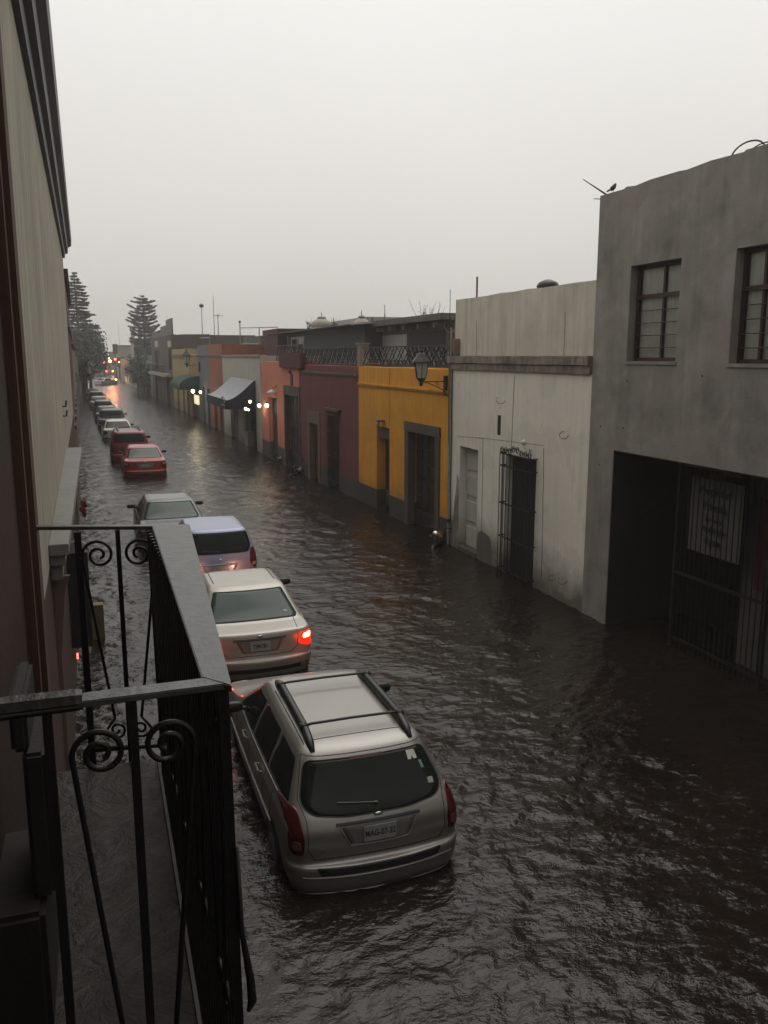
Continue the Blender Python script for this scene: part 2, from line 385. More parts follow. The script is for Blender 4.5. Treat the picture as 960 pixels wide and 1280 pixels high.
def water_surface():
    ys = [-9.0]; 
    while ys[-1] < 420:
        y = ys[-1]; d = math.hypot(max(y, 0), 5.2) if y > 0 else 6
        ys.append(y + max(.045, (d * .0042 if y < 70 else d * .02)))
    ys = np.array(ys)
    nx = 240; u = np.linspace(0, 1, nx)
    far = np.clip((ys - 110) / 80, 0, 1)
    xl = -1.6 - .012 * np.maximum(ys, 0) - 60 * far * far; xr = 10.4 + 0 * ys - .01 * np.maximum(ys, 0) + 60 * far * far
    X = xl[:, None] + (xr - xl)[:, None] * u[None, :]; Y = np.repeat(ys[:, None], nx, 1)
    Zv = np.zeros_like(X); rs = np.random.RandomState(3)
    wx = X + .35 * np.sin(Y * 1.1 + 1.3 * np.sin(X * .8)) + .12 * np.sin(Y * 3.7 + X * 2.1); wy = Y + .35 * np.sin(X * 1.3 + .7 * np.sin(Y * .6)) + .12 * np.sin(X * 4.3 - Y * 1.7)
    for i in range(70):
        lam = math.exp(rs.uniform(math.log(.12), math.log(1.1))); th = rs.normal(PI / 2 + .25, .75); k = 2 * PI / lam
        amp = .0034 * lam ** .62; ph = rs.uniform(0, 2 * PI)
        env = .5 + .5 * np.sin(X * rs.uniform(.3, 1.2) + Y * rs.uniform(.2, .8) + rs.uniform(0, 6))
        c = np.cos(k * (wx * math.cos(th) + wy * math.sin(th)) + ph)
        att = np.clip(lam / (np.maximum(Y, 4) * .0042 * 3.0), 0, 1)
        Zv += amp * env * (c if i % 3 else (1 - 2 * np.abs(np.sin(.5 * (k * (wx * math.cos(th) + wy * math.sin(th)) + ph))))) * att
    Zv -= Zv.mean(); 
    ny = len(ys); co = np.stack([X, Y, Zv], -1).reshape(-1, 3)
    i = np.arange(ny - 1)[:, None] * nx + np.arange(nx - 1)[None, :]
    f = np.stack([i, i + 1, i + nx + 1, i + nx], -1).reshape(-1, 4)
    me = bpy.data.meshes.new('flood_water'); me.vertices.add(len(co)); me.vertices.foreach_set('co', co.ravel())
    me.loops.add(f.size); me.loops.foreach_set('vertex_index', f.ravel().astype(np.int32)); me.polygons.add(len(f))
    me.polygons.foreach_set('loop_start', np.arange(len(f), dtype=np.int32) * 4); me.polygons.foreach_set('loop_total', np.full(len(f), 4, np.int32))
    me.polygons.foreach_set('use_smooth', np.ones(len(f), bool)); me.update(calc_edges=True)
    m, nt, b = newmat('muddy_flood_water')
    v = texco(nt); v2 = texco(nt, (.8, 1.15, 1)); v3 = texco(nt, (.9, 1.2, 1))
    n1 = noise(nt, v2, 8.5, 4, .5, .25); n2 = noise(nt, v3, 30, 3, .5, .2); n3 = noise(nt, v, .35, 3, .5, .5); n5 = noise(nt, v2, 3.0, 2, .45, .4)
    vo = nt.nodes.new('ShaderNodeTexVoronoi'); vo.inputs['Scale'].default_value = 9; nt.links.new(v, vo.inputs['Vector'])
    ringv = nt.nodes.new('ShaderNodeMath'); ringv.operation = 'SINE'
    mm = nt.nodes.new('ShaderNodeMath'); mm.operation = 'MULTIPLY'; nt.links.new(vo.outputs['Distance'], mm.inputs[0]); mm.inputs[1].default_value = 42
    nt.links.new(mm.outputs[0], ringv.inputs[0])
    rf = nt.nodes.new('ShaderNodeMath'); rf.operation = 'MULTIPLY'; nt.links.new(ringv.outputs[0], rf.inputs[0]); nt.links.new(rng(nt, vo.outputs['Distance'], .12, .38, .12, 0), rf.inputs[1])
    def add(a, ka, bb, kb):
        q = nt.nodes.new('ShaderNodeMath'); q.operation = 'MULTIPLY'; nt.links.new(a, q.inputs[0]); q.inputs[1].default_value = ka
        p = nt.nodes.new('ShaderNodeMath'); p.operation = 'MULTIPLY_ADD'; nt.links.new(bb, p.inputs[0]); p.inputs[1].default_value = kb; nt.links.new(q.outputs[0], p.inputs[2]); return p.outputs[0]
    h = add(n1, 1.0, n2, .20); h = add(h, 1, n5, 1.5); h = add(h, 1, rf.outputs[0], .5)
    n8 = noise(nt, v, .9, 3, .5, .6); pm_ = nt.nodes.new('ShaderNodeMath'); pm_.operation = 'MULTIPLY'; nt.links.new(h, pm_.inputs[0]); nt.links.new(rng(nt, n8,   .32, .68, .55, 1.15), pm_.inputs[1])
    bump(nt, b, pm_.outputs[0], 1.0, .027)
    c = mixc(nt, rng(nt, n3, .35, .7), (.017, .0115, .0085), (.009, .006, .0045))
    # silt carried in streaks and sparse foam specks left by the rain
    sp = noise(nt, v, 55, 2, .5); c = mixc(nt, rng(nt, sp, .74, .78, 0, .4), c, (.16, .14, .12))
    nt.links.new(c, b.inputs['Base Color']); b.inputs['Roughness'].default_value = .13; b.inputs['IOR'].default_value = 1.345
    me.materials.append(m); o = bpy.data.objects.new('flood_water', me); COL.objects.link(o); structure(o)
water_surface()

# ============================================================ RIGHT SIDE OF THE STREET
# ---- grey two-storey house with the garage
gL = fac(727, 765); gR = Vector((interp(R_LINE, -6), -6, 0))
Fg = Front('grey_house', 'tall unpainted grey rendered two-storey house with dark garage opening, nearest on the right', 'house', gL, gR)
mg = plaster('grey_render', (.325, .30, .272), .48, .28, (.29, .25, .232), .88, scale=1.5)
Hg0 = Fg.at(748, 245)[1]; Hg1 = Fg.at(960, 178)
HgE = Hg0 + (Hg1[1] - Hg0) * Fg.W / Hg1[0]
HgE = Hg0 + (HgE - Hg0) * .6
jam = Fg.at(762, 660)[0]; zt = Fg.at(765, 565)[1]; ztr = Fg.at(950, 592)[1]
garage = (jam, jam + 6.2, -1.0, (zt + ztr) / 2)
w1 = Fg.rect(786, 848, 327, 451); w2 = Fg.rect(916, 995, 305, 455)
w1 = (w1[0], w1[1], w2[2] + .02, w2[3] + .0) if abs(w1[3] - w2[3]) < .35 else w1
ops = [garage, w1, w2]
wb_ = wall_bm(Fg.W, Hg0, HgE, .35, ops, .025, step=.7)
obj('wall', wb_, mg, Fg.o)
bm = NB()
box(bm, .01, .25, .352, 9, ROAD_Z, Hg0 - .05); box(bm, Fg.W - .25, Fg.W, .352, 9, ROAD_Z, Hg0 - .05); box(bm, .25, Fg.W - .25, 8.8, 9, ROAD_Z, Hg0 - .05)
obj('side_wall', bm, mg, Fg.o)
bm = NB(); box(bm, .25, Fg.W - .25, .352, 8.8, Hg0 - .8, Hg0 - .6); obj('roof', bm, M['roof'], Fg.o)
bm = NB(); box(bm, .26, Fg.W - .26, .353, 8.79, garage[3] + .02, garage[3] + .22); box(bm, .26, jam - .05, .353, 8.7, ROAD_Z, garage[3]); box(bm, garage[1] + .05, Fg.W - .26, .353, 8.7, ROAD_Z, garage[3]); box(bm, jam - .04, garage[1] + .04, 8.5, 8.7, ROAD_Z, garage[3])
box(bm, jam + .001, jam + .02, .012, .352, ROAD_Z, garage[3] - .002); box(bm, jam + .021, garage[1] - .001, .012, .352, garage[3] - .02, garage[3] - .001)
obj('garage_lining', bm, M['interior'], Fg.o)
def house_window(F, r, vx, hz, barz, depth=.14, mull=None):
    a, b, c, d = r; fr = plain_get('window_frame_red', (.045, .014, .012), .5)
    bm = NB(); t = .055
    box(bm, a + .001, a + t, depth, depth + .06, c, d); box(bm, b - t, b - .001, depth, depth + .06, c, d)
    box(bm, a + t, b - t, depth + .002, depth + .058, c + .001, c + t); box(bm, a + t, b - t, depth + .002, depth + .058, d - t, d - .001)
    for x in vx: box(bm, a + (b - a) * x - .022, a + (b - a) * x + .022, depth + .004, depth + .056, c + t, d - t)
    box(bm, a + t, b - t, depth - .004, depth + .05, c + (d - c) * hz - .025, c + (d - c) * hz + .025)
    w = obj('window', bm, fr, F.o)
    bm = NB(); bm.faces.new([bm.verts.new(q_) for q_ in ((a + .02, depth + .03, c + .02), (b - .02, depth + .03, c + .02), (b - .02, depth + .03, d - .02), (a + .02, depth + .03, d - .02))]); obj('pane', bm, M['winglass'], w)
    bm = NB()
    n = 24
    pts = []
    for i in range(n + 1):
        x = a + .05 + (b - a - .1) * i / n; pts.append((x, depth + .075 + .015 * math.sin(i * 2.1)))
    f = [[bm.verts.new((x, y, z)) for x, y in pts] for z in (c + .06, d - .06)]
    for i in range(n): bm.faces.new((f[0][i], f[0][i + 1], f[1][i + 1], f[1][i]))
    obj('curtain', bm, M['curtain'], w)
    bm = NB()
    for k in range(barz):
        z = c + .1 + (d - c) * hz * (k + .6) / (barz + .3); tube(bm, [(a + .02, depth - .02, z), (b - .02, depth - .02, z)], .008, 5)
    obj('security_bars', bm, fr, w)
    bm = NB(); box(bm, a - .03, b + .03, -.02, depth + .05, c - .05, c - .002); obj('sill', bm, mg, w)
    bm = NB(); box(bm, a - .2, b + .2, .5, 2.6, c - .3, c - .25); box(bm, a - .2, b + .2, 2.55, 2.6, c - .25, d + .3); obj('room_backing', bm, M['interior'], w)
_pc = {}
def plain_get(n, c, r=.5):
    if n not in _pc: _pc[n] = plain(n, c, r)
    return _pc[n]
m_, nt_, b_ = newmat('window_glass'); M['winglass'] = m_
tr_ = nt_.nodes.new('ShaderNodeBsdfTransparent'); gl_ = nt_.nodes.new('ShaderNodeBsdfGlossy'); gl_.inputs['Roughness'].default_value = .03; fr_ = nt_.nodes.new('ShaderNodeFresnel'); ms_ = nt_.nodes.new('ShaderNodeMixShader')
tr_.inputs['Color'].default_value = (.9, .93, .91, 1)
nt_.links.new(fr_.outputs[0], ms_.inputs[0]); nt_.links.new(tr_.outputs[0], ms_.inputs[1]); nt_.links.new(gl_.outputs[0], ms_.inputs[2]); nt_.links.new(ms_.outputs[0], [n_ for n_ in nt_.nodes if n_.type == 'OUTPUT_MATERIAL'][0].inputs['Surface'])
M['curtain'] = plain('curtain_cloth', (.85, .83, .78), .9, 0, .12, 6)
house_window(Fg, w1, [.55], .68, 5); house_window(Fg, w2, [.36, .68], .66, 5)
for px, py in ((751, 533), (749, 581), (779, 535), (784, 476), (878, 470)):
    bm = NB(); x, z = Fg.at(px, py); tube(bm, [(x, -.004, z), (x, .02, z)], .018, 7)
    obj('tie_hole', bm, M['seam'], Fg.o)
# gate of bars standing in the right half of the garage opening
gx0 = Fg.at(846, 700, .45)[0]; gate_y = .42
Gt = thing('iron_gate', 'black vertical-bar iron gate closing the right half of the dark garage', 'gate', Fg.L + Fg.d * gx0 + Fg.n * gate_y, Fg.o.rotation_euler.z)
gw = garage[1] - gx0; gh = garage[3] - .12
bm = NB()
for z in (.12, 1.25, gh): box(bm, 0, gw, -.02, .02, z, z + .05)
box(bm, -.03, .03, -.03, .03, ROAD_Z, gh + .08); box(bm, gw - .05, gw, -.025, .025, ROAD_Z, gh + .06); box(bm, 2.0, 2.06, -.026, .026, ROAD_Z, gh + .06)
obj('gate_frame', bm, M['iron'], Gt)
bm = NB(); x = .12
while x < gw - .1:
    tube(bm, [(x, 0, ROAD_Z), (x, 0, gh)], .010, 6); x += .115
obj('bars', bm, M['iron'], Gt)
bx = Fg.rect(910, 935, 577, 603, .38)
bm = NB(); box(bm, bx[0] - gx0, bx[1] - gx0, -.12, .03, gh - .02, bx[3] + .03); box(bm, bx[0] - gx0 + .06, bx[1] - gx0 - .04, -.13, -.121, gh + .04, bx[3] - .02); obj('lock_box', bm, M['iron'], Gt, bevel=.006)
# notice behind the bars
sr = Fg.rect(863, 929, 600, 697, .52)
Sg = thing('notice_board', 'large pale private-property notice hanging behind the black gate bars', 'sign', Fg.L + Fg.d * (sr[0]) + Fg.n * .50, Fg.o.rotation_euler.z)
sw, s0, s1 = sr[1] - sr[0], sr[2], sr[3]
bm = NB(); nseg = 14
fr_ = [[], []]
for i in range(nseg + 1):
    x = sw * i / nseg; y = .012 * math.sin(i * .9)
    for q, z in enumerate((s0, s1)): fr_[q].append((x, y, z))
va = [[bm.verts.new(p) for p in r] for r in fr_]; vb = [[bm.verts.new((p[0], p[1] + .01, p[2])) for p in r] for r in fr_]
for i in range(nseg):
    bm.faces.new((va[0][i], va[0][i + 1], va[1][i + 1], va[1][i])); bm.faces.new((vb[0][i], vb[1][i], vb[1][i + 1], vb[0][i + 1]))
obj('board', bm, plain('notice_board_pale', (.12, .115, .10), .7, 0, .2, 3), Sg)
sh = s1 - s0
for line, sz, fz in (('Propiedad', .20, .84), ('Privada', .20, .64), ('Estrictamente', .075, .47), ('Prohibido', .15, .34), ('el paso', .15, .19)):
    t = text_bm(line, sz * 1.05 * sh / 1.45, .002, .006)
    t.transform(Matrix.Translation((sw / 2, -.022, s0 + sh * fz)) @ Matrix.Rotation(PI / 2, 4, 'X')); obj('lettering', t, M['ink'], Sg)
for x in (.05, sw - .05): bm = NB(); tube(bm, [(x, .0, s1 - .02), (x, -.07, s1 + .05)], .004, 5); obj('wire_tie', bm, M['iron'], Sg)
# pale wall panel and red banner inside on the right
pr = Fg.rect(934, 990, 608, 755, .9)
bm = NB(); box(bm, pr[0], pr[0] + 2.6, .85, .95, ROAD_Z, pr[3] + .1); 
o = obj('inner_wall', bm, plaster('inner_pale_wall', (.13, .12, .10), .7, .3), Fg.o)
rr = Fg.rect(948, 990, 625, 745, .84)
bm = NB(); box(bm, rr[0], rr[0] + .9, .80, .83, rr[2], rr[3])
o = obj('red_banner', bm, plain('banner_red', (.09, .014, .013), .6), None); o.matrix_world = Matrix.Translation(Fg.L) @ Matrix.Rotation(Fg.o.rotation_euler.z, 4, 'Z')
tag(o, 'dark red banner hung on the inner wall behind the gate bars', 'banner')
# bird and sticks on the parapet
x, z = Fg.at(766, 236, .15)
bd = thing('bird', 'small dark bird perched on the parapet corner of the grey house', 'bird', Fg.L + Fg.d * x + Fg.n * .15 + Vector((0, 0, Hg0 + .02)), .4)
bm = NB(); tube(bm, [(-.11, 0, .05), (-.08, 0, .07), (-.02, 0, .10), (.05, 0, .15), (.08, 0, .19), (.10, 0, .205), (.12, 0, .20)], [.006, .03, .055, .05, .034, .03, .008], 10)
bd.scale = (.75, .75, .75); obj('body', bm, plain('bird_feathers', (.03, .026, .024), .8), bd, True)
bm = NB(); tube(bm, [(-.08, 0, .08), (-.16, 0, .04), (-.22, 0, .01)], [.02, .022, .018], 6); obj('tail', bm, plain_get('bird_tail', (.02, .018, .017)), bd)
bm = NB(); tube(bm, [(.12, 0, .2), (.15, 0, .195)], [.008, .002], 6); obj('beak', bm, M['iron'], bd)
bm = NB(); tube(bm, [(0, .02, .06), (0, .02, -.02)], .005, 5); tube(bm, [(0, -.02, .06), (0, -.02, -.02)], .005, 5); obj('legs', bm, M['iron'], bd)
a = Fg.L + Fg.n * .1 + Vector((0, 0, Hg0))
bm = NB(); tube(bm, [a + Fg.d * .06, a + Vector((-.30, .25, .30))], [.018, .008], 6); tube(bm, [a + Fg.d * .02 + Vector((0, 0, -.06)), a + Vector((-.12, .16, -.03))], .008, 5)
tag(obj('rebar_stub', bm, M['iron']), 'thin rusty rods sticking out from the top corner of the grey house', 'rod')
x, z = Fg.at(935, 185, .2)
bm = NB(); c0 = Fg.L + Fg.d * x + Fg.n * .2; zz = Hg0 + (HgE - Hg0) * x / Fg.W
tube(bm, [c0 + Fg.d * (.32 * math.cos(t)) + Vector((0, 0, zz + .16 * math.sin(t))) for t in np.linspace(0, PI, 14)], .012, 6)
tube(bm, [c0 + Fg.d * (.18 + .28 * math.cos(t)) + Fg.n * .1 + Vector((0, 0, zz + .11 * math.sin(t))) for t in np.linspace(0, PI, 12)], .01, 6)
tag(obj('hose_loop', bm, M['rubber']), 'looped dark hose arching over the roof edge of the grey house', 'hose')

Fn = Front('neighbour_house', 'plain low grey house adjoining the garage side of the tall grey house', 'house', (8.62, -6.02), (8.7, -30))
obj('wall', wall_bm(Fn.W, 6, 6, .35, [(3, 4.4, -1, 2.6), (9, 10.4, -1, 2.6)], .01), plaster('neighbour_render', (.25, .22, .2)), Fn.o)
bm = NB(); box(bm, .01, Fn.W, .352, 7, ROAD_Z, 5.9); obj('side_wall', bm, M['concrete'], Fn.o)
# ---- white house
def two(L, R): return fac(*L), fac(*R)
wL, wR = two((560, 682), (727, 765))
Fw = Front('white_house', 'whitewashed low house with beige upper wall, cracked ledge and black window grille', 'house', wL, wR)
mw = plaster('whitewash', (.84, .80, .70), .87, .22, (.78, .73, .63), .85, damp=.9)
mbeige = plaster('beige_upper', (.68, .62, .52), .78, .5, None, .88, scale=1.2)
zc = (Fw.at(566, 463)[1] + Fw.at(738, 466)[1]) / 2; zc2 = (Fw.at(568, 446)[1] + Fw.at(738, 444)[1]) / 2
wd = Fw.rect(575, 598, 560); wg = Fw.rect(634, 671, 572)
slit = Fw.rect(621.5, 626, 519, 544)
obj('wall', wall_bm(Fw.W, zc, zc, .35, [wd, wg, slit], 0, step=.7), mw, Fw.o)
shell(Fw, zc + .1, 8, mw)
trim(Fw, -.02, Fw.W - .01, zc + .003, zc2, .09, plaster('rough_ledge', (.34, .29, .24), .4, .9, (.12, .10, .08), scale=2.5), 'ledge', jit=.007)
zt0 = Fw.at(568, 375, .12)[1]; zt1 = Fw.at(742, 350, .12)[1]
ub = wall_bm(Fw.W, zt0, zt1, .3, [], .012, zc2 + .003, .6); ub.transform(Matrix.Translation((0, .12, 0))); obj('upper_wall', ub, mbeige, Fw.o)
bm = NB(); box(bm, .01, .25, .425, 6, zc2, zt0 - .03); box(bm, Fw.W - .25, Fw.W, .425, 6, zc2, zt0 - .03); box(bm, .25, Fw.W - .25, 5.8, 6, zc2, zt0); obj('upper_side_wall', bm, mbeige, Fw.o)
bm = NB(); box(bm, -.12, .30, -.02, .45, zc2 + .002, zc2 + .42); obj('brick_stub', bm, plaster('stub_brick', (.27, .20, .17), .6, .5), Fw.o, bevel=.03)
dwh = plank_door(Fw, wd, plain('white_metal_door', (.50, .48, .44), .6, 0, .2, 3), .2, 1, 4)
bm = NB(); box(bm, wd[0] - .02, wd[1] + .02, -.03, .2, ROAD_Z, .10); obj('door_step', bm, M['stone'], Fw.o, bevel=.01)
# damp blotch of bare render beside the door (a raised patch of cement)
pr = Fw.rect(600, 613, 668)
bm = NB(); pts = [(pr[0] - .12, ROAD_Z), (pr[1], ROAD_Z), (pr[1] + .02, pr[3] - .1), (pr[1] - .1, pr[3]), (pr[0] + .1, pr[3] + .05), (pr[0] - .08, pr[3] - .02)]
prism(bm, pts, 0, .008); bm.transform(Matrix.Rotation(PI / 2, 4, 'X')); bm.transform(Matrix.Translation((0, 0, 0)))
obj('cement_patch', bm, plaster('bare_cement', (.16, .145, .125), .7, .5), Fw.o)
bm = NB(); xa_ = wd[0]; pts = [(.16, ROAD_Z), (xa_ - .005, ROAD_Z)] + [(xa_ - .005 - (.02 if k % 2 else 0), .35 * k) for k in range(1, 6)] + [(xa_ - .12, 1.9), (xa_ - .2, 1.45), (xa_ - .26, 1.2), (xa_ - .34, .75), (.2, .5)]
prism(bm, pts, 0, .006); bm.transform(Matrix.Rotation(PI / 2, 4, 'X')); obj('fallen_plaster', bm, plaster('exposed_render', (.24, .21, .175), .6, .6, (.4, .37, .31), scale=4), Fw.o)
# grille window/door
a, b, c, d = wg
bm = NB(); box(bm, a, b, .15, .2, c, d); obj('door', bm, M['interior'], Fw.o)
bm = NB(); box(bm, slit[0], slit[1], .015, .06, slit[2], slit[3]); obj('slit_dark_fill', bm, M['interior'], Fw.o)  # dark plate near the wall face stands in for shade inside the slit
bm = NB()
a2, b2 = a - .05, b + .05
for z in (.12, .85, 1.6, d - .25, d + .02): box(bm, a2, b2, -.16, -.145, z, z + .03); box(bm, a2, a2 + .015, -.145, .0, z, z + .03); box(bm, b2 - .015, b2, -.145, .0, z, z + .03)
n = 9
for i in range(n + 1):
    x = a2 + (b2 - a2) * i / n; tube(bm, [(x, -.152, -.1), (x, -.152, d + .05)], .011, 6)
for x in (a2 + .01, b2 - .01):
    for y in (-.1, -.05): tube(bm, [(x, y, -.1), (x, y, d + .05)], .009, 6)
obj('window_grille', bm, M['iron'], Fw.o)
bm = NB()
for i in range(8):
    x0 = a2 + (b2 - a2) * (i + .5) / 8; r_ = (b2 - a2) / 17
    tube(bm, [(x0 + r_ * (1 - t / 16) * math.cos(t), -.152, d + .10 + (.06 if i in (3, 4) else 0) + r_ * (1 - t / 16) * math.sin(t)) for t in np.linspace(0, 11, 26)], .009, 5)
tube(bm, [(a2, -.152, d + .05), ((a2 + b2) / 2, -.152, d + .2), (b2, -.152, d + .05)], .010, 5)
obj('grille_scrolls', bm, M['iron'], Fw.o)
bm = NB()
for s in np.linspace(0, 1, 5): tube(bm, [(a + (b - a) * s + .03, .07, .10), (a + (b - a) * s + .05, .07, .16)], .05, 6)
x, z = Fw.at(640, 640); bm.free()
# frame groove & cracks (thin dark lines in the plaster)
bm = NB()
def crack(F, pts, w=.006):
    P = [F.at(*p) for p in pts]; Q = []
    for (x0, z0), (x1, z1) in zip(P, P[1:]):
        n = max(2, int(math.hypot(x1 - x0, z1 - z0) / .12))
        for i in range(n): Q.append((x0 + (x1 - x0) * i / n + random.uniform(-.008, .008), -.001, z0 + (z1 - z0) * i / n))
    Q.append((P[-1][0], -.001, P[-1][1])); tube(bm, Q, w, 4)
crack(Fw, [(643, 470), (641, 520), (639, 570)], .008); crack(Fw, [(598, 547), (680, 557)], .004); crack(Fw, [(604, 548), (602, 670)], .008); crack(Fw, [(680, 560), (677, 722)], .008)
crack(Fw, [(571, 545), (604, 548)], .004)
for cx, cy in ((705, 544), (690, 722), (626, 500), (703, 726)):
    r0 = random.uniform(3.5, 6); crack(Fw, [(cx + r0 * math.cos(t), cy + r0 * .8 * math.sin(t)) for t in np.linspace(0, random.uniform(3.5, 5.5), 8)], .006)
obj('crack', bm, plain('crack_dark', (.10, .09, .08), .9), Fw.o)
for cp in ([(590, 400), (590, 445)], [(700, 390), (698, 446)]): bm = NB(); crack(Fw, cp, .006); bm.transform(Matrix.Translation((0, .12, 0))); obj('upper_crack', bm, plain_get('stain_line', (.2, .17, .14)), Fw.o)
for cx in (): pass
# bare globe lamp above the grille
x, z = Fw.at(655, 553, -.15)
gl = thing('wall_lamp', 'small white globe lamp on a curved arm above the black grille', 'lamp', Fw.L + Fw.d * x + Fw.n * -.15 + Vector((0, 0, z)), Fw.o.rotation_euler.z)
bm = NB(); lathe(bm, [(.02, -.055), (.05, -.035), (.062, 0), (.05, .035), (.02, .055)], n=14); obj('globe', bm, plain('lamp_opal', (.75, .75, .72), .3), gl, True)
bm = NB(); tube(bm, [(0, 0, -.05), (.0, .02, -.12), (.02, .08, -.18), (.03, .14, -.17)], .008, 6); tube(bm, [(.03, .12, -.17), (.03, .15, -.17)], .03, 8); obj('arm', bm, M['chrome'], gl)
# rod and roof vent behind the beige parapet
p = onX(596, 372, 9.6); q = onX(596, 346, 9.6)
bm = NB(); tube(bm, [(p.x, p.y, zc2), (p.x, p.y, q.z)], .025, 6); tag(obj('roof_post', bm, plain('rusty_post', (.2, .11, .07), .8)), 'thin rusty post rising behind the beige parapet', 'post')
p = onX(685, 356, 9.4)
rv = thing('roof_vent', 'dark round cowl poking above the beige parapet beside the grey house', 'vent', (p.x, p.y, p.z - .35))
bm = NB(); lathe(bm, [(.12, -.6), (.12, .32)], n=12); obj('pipe', bm, M['iron'], rv)
bm = NB(); lathe(bm, [(.22, .26), (.25, .32), (.2, .40), (.06, .46)], n=14); obj('cowl', bm, M['iron'], rv, True)
# drainpipe and cables at the joint between yellow and white
def W_(F, x, y, z): return F.L + F.d * x + F.n * y + Vector((0, 0, z))
x = .08
bm = NB(); tube(bm, [W_(Fw, x, -.04, ROAD_Z), W_(Fw, x, -.04, zc2 + .7)], .03, 10)
tag(obj('drain_pipe', bm, plain('pvc_pipe', (.42, .40, .36), .5)), 'pale vertical drainpipe where the white house meets the yellow one', 'pipe')
bm = NB(); tube(bm, [W_(Fw, x + .09 + .01 * math.sin(k), -.025, z) for k, z in enumerate(np.linspace(.3, zc2 + .1, 16))], .012, 6); tube(bm, [W_(Fw, x + .02, -.08, z) for z in (2.6, 4.4, zc2 + 1.6)], .008, 5)
tag(obj('power_cable', bm, M['rubber']), 'black cable running down beside the pale drainpipe', 'cable')

# ---- coloured single-storey houses
def lamp_lantern(name, label, base, arm_dir, arm_len, size=1.0, lit=False, group=None, rod=True):
    """colonial wall lantern, base = wall point at the arm"""
    t = thing(name, label, 'lamp', base, 0, group)
    e = Vector(arm_dir).normalized() * arm_len
    bm = NB()
    tube(bm, [(0, 0, 0), e], .014 * size, 6)
    tube(bm, [e * t_ + Vector((0, 0, -.28 * (1 - t_) ** 1.5)) * size for t_ in np.linspace(0, .9, 10)], .012 * size, 6)
    tube(bm, [e * .35 + Vector((.0, 0, -.06)) + (e.normalized() * math.cos(q) * .05 + Vector((0, 0, math.sin(q) * .05))) * (1 - q / 10) for q in np.linspace(0, 7.5, 18)], .008 * size, 5)
    tube(bm, [e, e + Vector((0, 0, .05 * size))], .02 * size, 8)
    box(bm, -.05, .05, -.05, .05, -.38 * size, .16 * size)
    obj('bracket', bm, M['iron'], t)
    bm = NB(); s = size
    def hexr(r, z): return [bm.verts.new((e.x + r * math.cos(PI / 3 * k + .3), e.y + r * math.sin(PI / 3 * k + .3), z)) for k in range(6)]
    def hexl(prof):
        rs_ = [hexr(r * s, z * s) for r, z in prof]
        for a_, b_2 in zip(rs_, rs_[1:]):
            for k in range(6): bm.faces.new((a_[k], a_[(k + 1) % 6], b_2[(k + 1) % 6], b_2[k]))
        bm.faces.new(rs_[0][::-1]); bm.faces.new(rs_[-1])
    hexl([(.13, .10), (.20, .50)]); 
    obj('lantern_glass', bm, M['bulb_warm'] if lit else M['opal'], t)
    bm = NB()
    hexl([(.28, .50), (.27, .54), (.17, .66), (.10, .76), (.05, .78), (.05, .84), (.015, .90)])
    hexl([(.03, -.12), (.06, -.06), (.05, 0), (.12, .05), (.14, .10)])
    for k in range(6):
        an = PI / 3 * k + .3; tube(bm, [(e.x + .133 * s * math.cos(an), e.y + .133 * s * math.sin(an), .10 * s), (e.x + .203 * s * math.cos(an), e.y + .203 * s * math.sin(an), .5 * s)], .013 * s, 5)
    obj('lantern_frame', bm, M['iron'], t)
    return t
M['opal'] = plain('opal_glass', (.50, .53, .50), .25, 0, .1)

def low_house(name, label, L, R, ytL, ytR, col, mat=None, **kw):
    l, r = two(L, R); F = Front(name, label, 'house', l, r)
    F.mat = mat or plaster(name + '_plaster', col, .8, .35, None, .85, damp=kw.get('damp', .5), base=kw.get('base'), base_h=kw.get('base_h', .5))
    F.z0 = F.at(L[0], ytL)[1]; F.z1 = F.at(R[0], ytR)[1]
    return F
def finish(F, ops, depth=7, thick=.35):
    h = (F.z0 + F.z1) / 2
    obj('wall', wall_bm(F.W, h, h, thick, ops, .004, step=1.0), F.mat, F.o); F.h = h
    shell(F, h, depth, F.mat, thick)
# yellow
Fy = low_house('yellow_house', 'ochre yellow house with large stone-framed wooden door, lantern at its right edge', (449, 625), (558, 680), 458, 470, (.76, .345, .035), base=(.06, .05, .042), base_h=.62)
Fy.z1 = Fy.z0
bigd = Fy.rect(511, 546, 542); smd = Fy.rect(471, 487, 534)
finish(Fy, [bigd, smd])
zb = Fy.at(500, 485)[1]
trim(Fy, 0, Fy.W, zb - .05, zb + .05, .06, plain_get('yellow_trim', (.66, .32, .05), .8), 'cornice')
surround(Fy, bigd, M['stone'], .24, .04, lintel=.26)
plank_door(Fy, bigd, M['wood'], .25, 4, 6, studs=False, handle=True)
plank_door(Fy, smd, M['wood_red'], .3, 1, 3, name='side_door')
a, b, c, d = smd
bm = NB(); box(bm, a + .003, b - .003, .05, .12, d - .35, d - .003); obj('transom', bm, M['stone'], Fy.o)
bm = NB(); box(bm, a + .1, b - .1, .27, .296, .15, .65); obj('kick_plate', bm, M['steel'], Fy.o)
bm = NB(); crack(Fy, [(487, 460), (487, 532)], .008); obj('crack', bm, plain_get('yellow_crack', (.3, .15, .04)), Fy.o)
x, z = Fy.at(474, 527, -.15)
t = thing('security_light', 'small black security lamp above the yellow house side door', 'lamp', W_(Fy, x, -.15, z), Fy.o.rotation_euler.z)
bm = NB(); box(bm, -.12, .12, -.06, .14, .0, .035); tube(bm, [(0, .14, .02), (0, .0, .02)], .03, 6); obj('arm', bm, M['iron'], t)
bm = NB(); lathe(bm, [(.05, -.14), (.075, -.10), (.06, -.02), (.03, 0)], (-.12, 0, 0), 10); obj('bulb_cage', bm, M['opal'], t, True)
bz = onX(560, 478, 8.42)
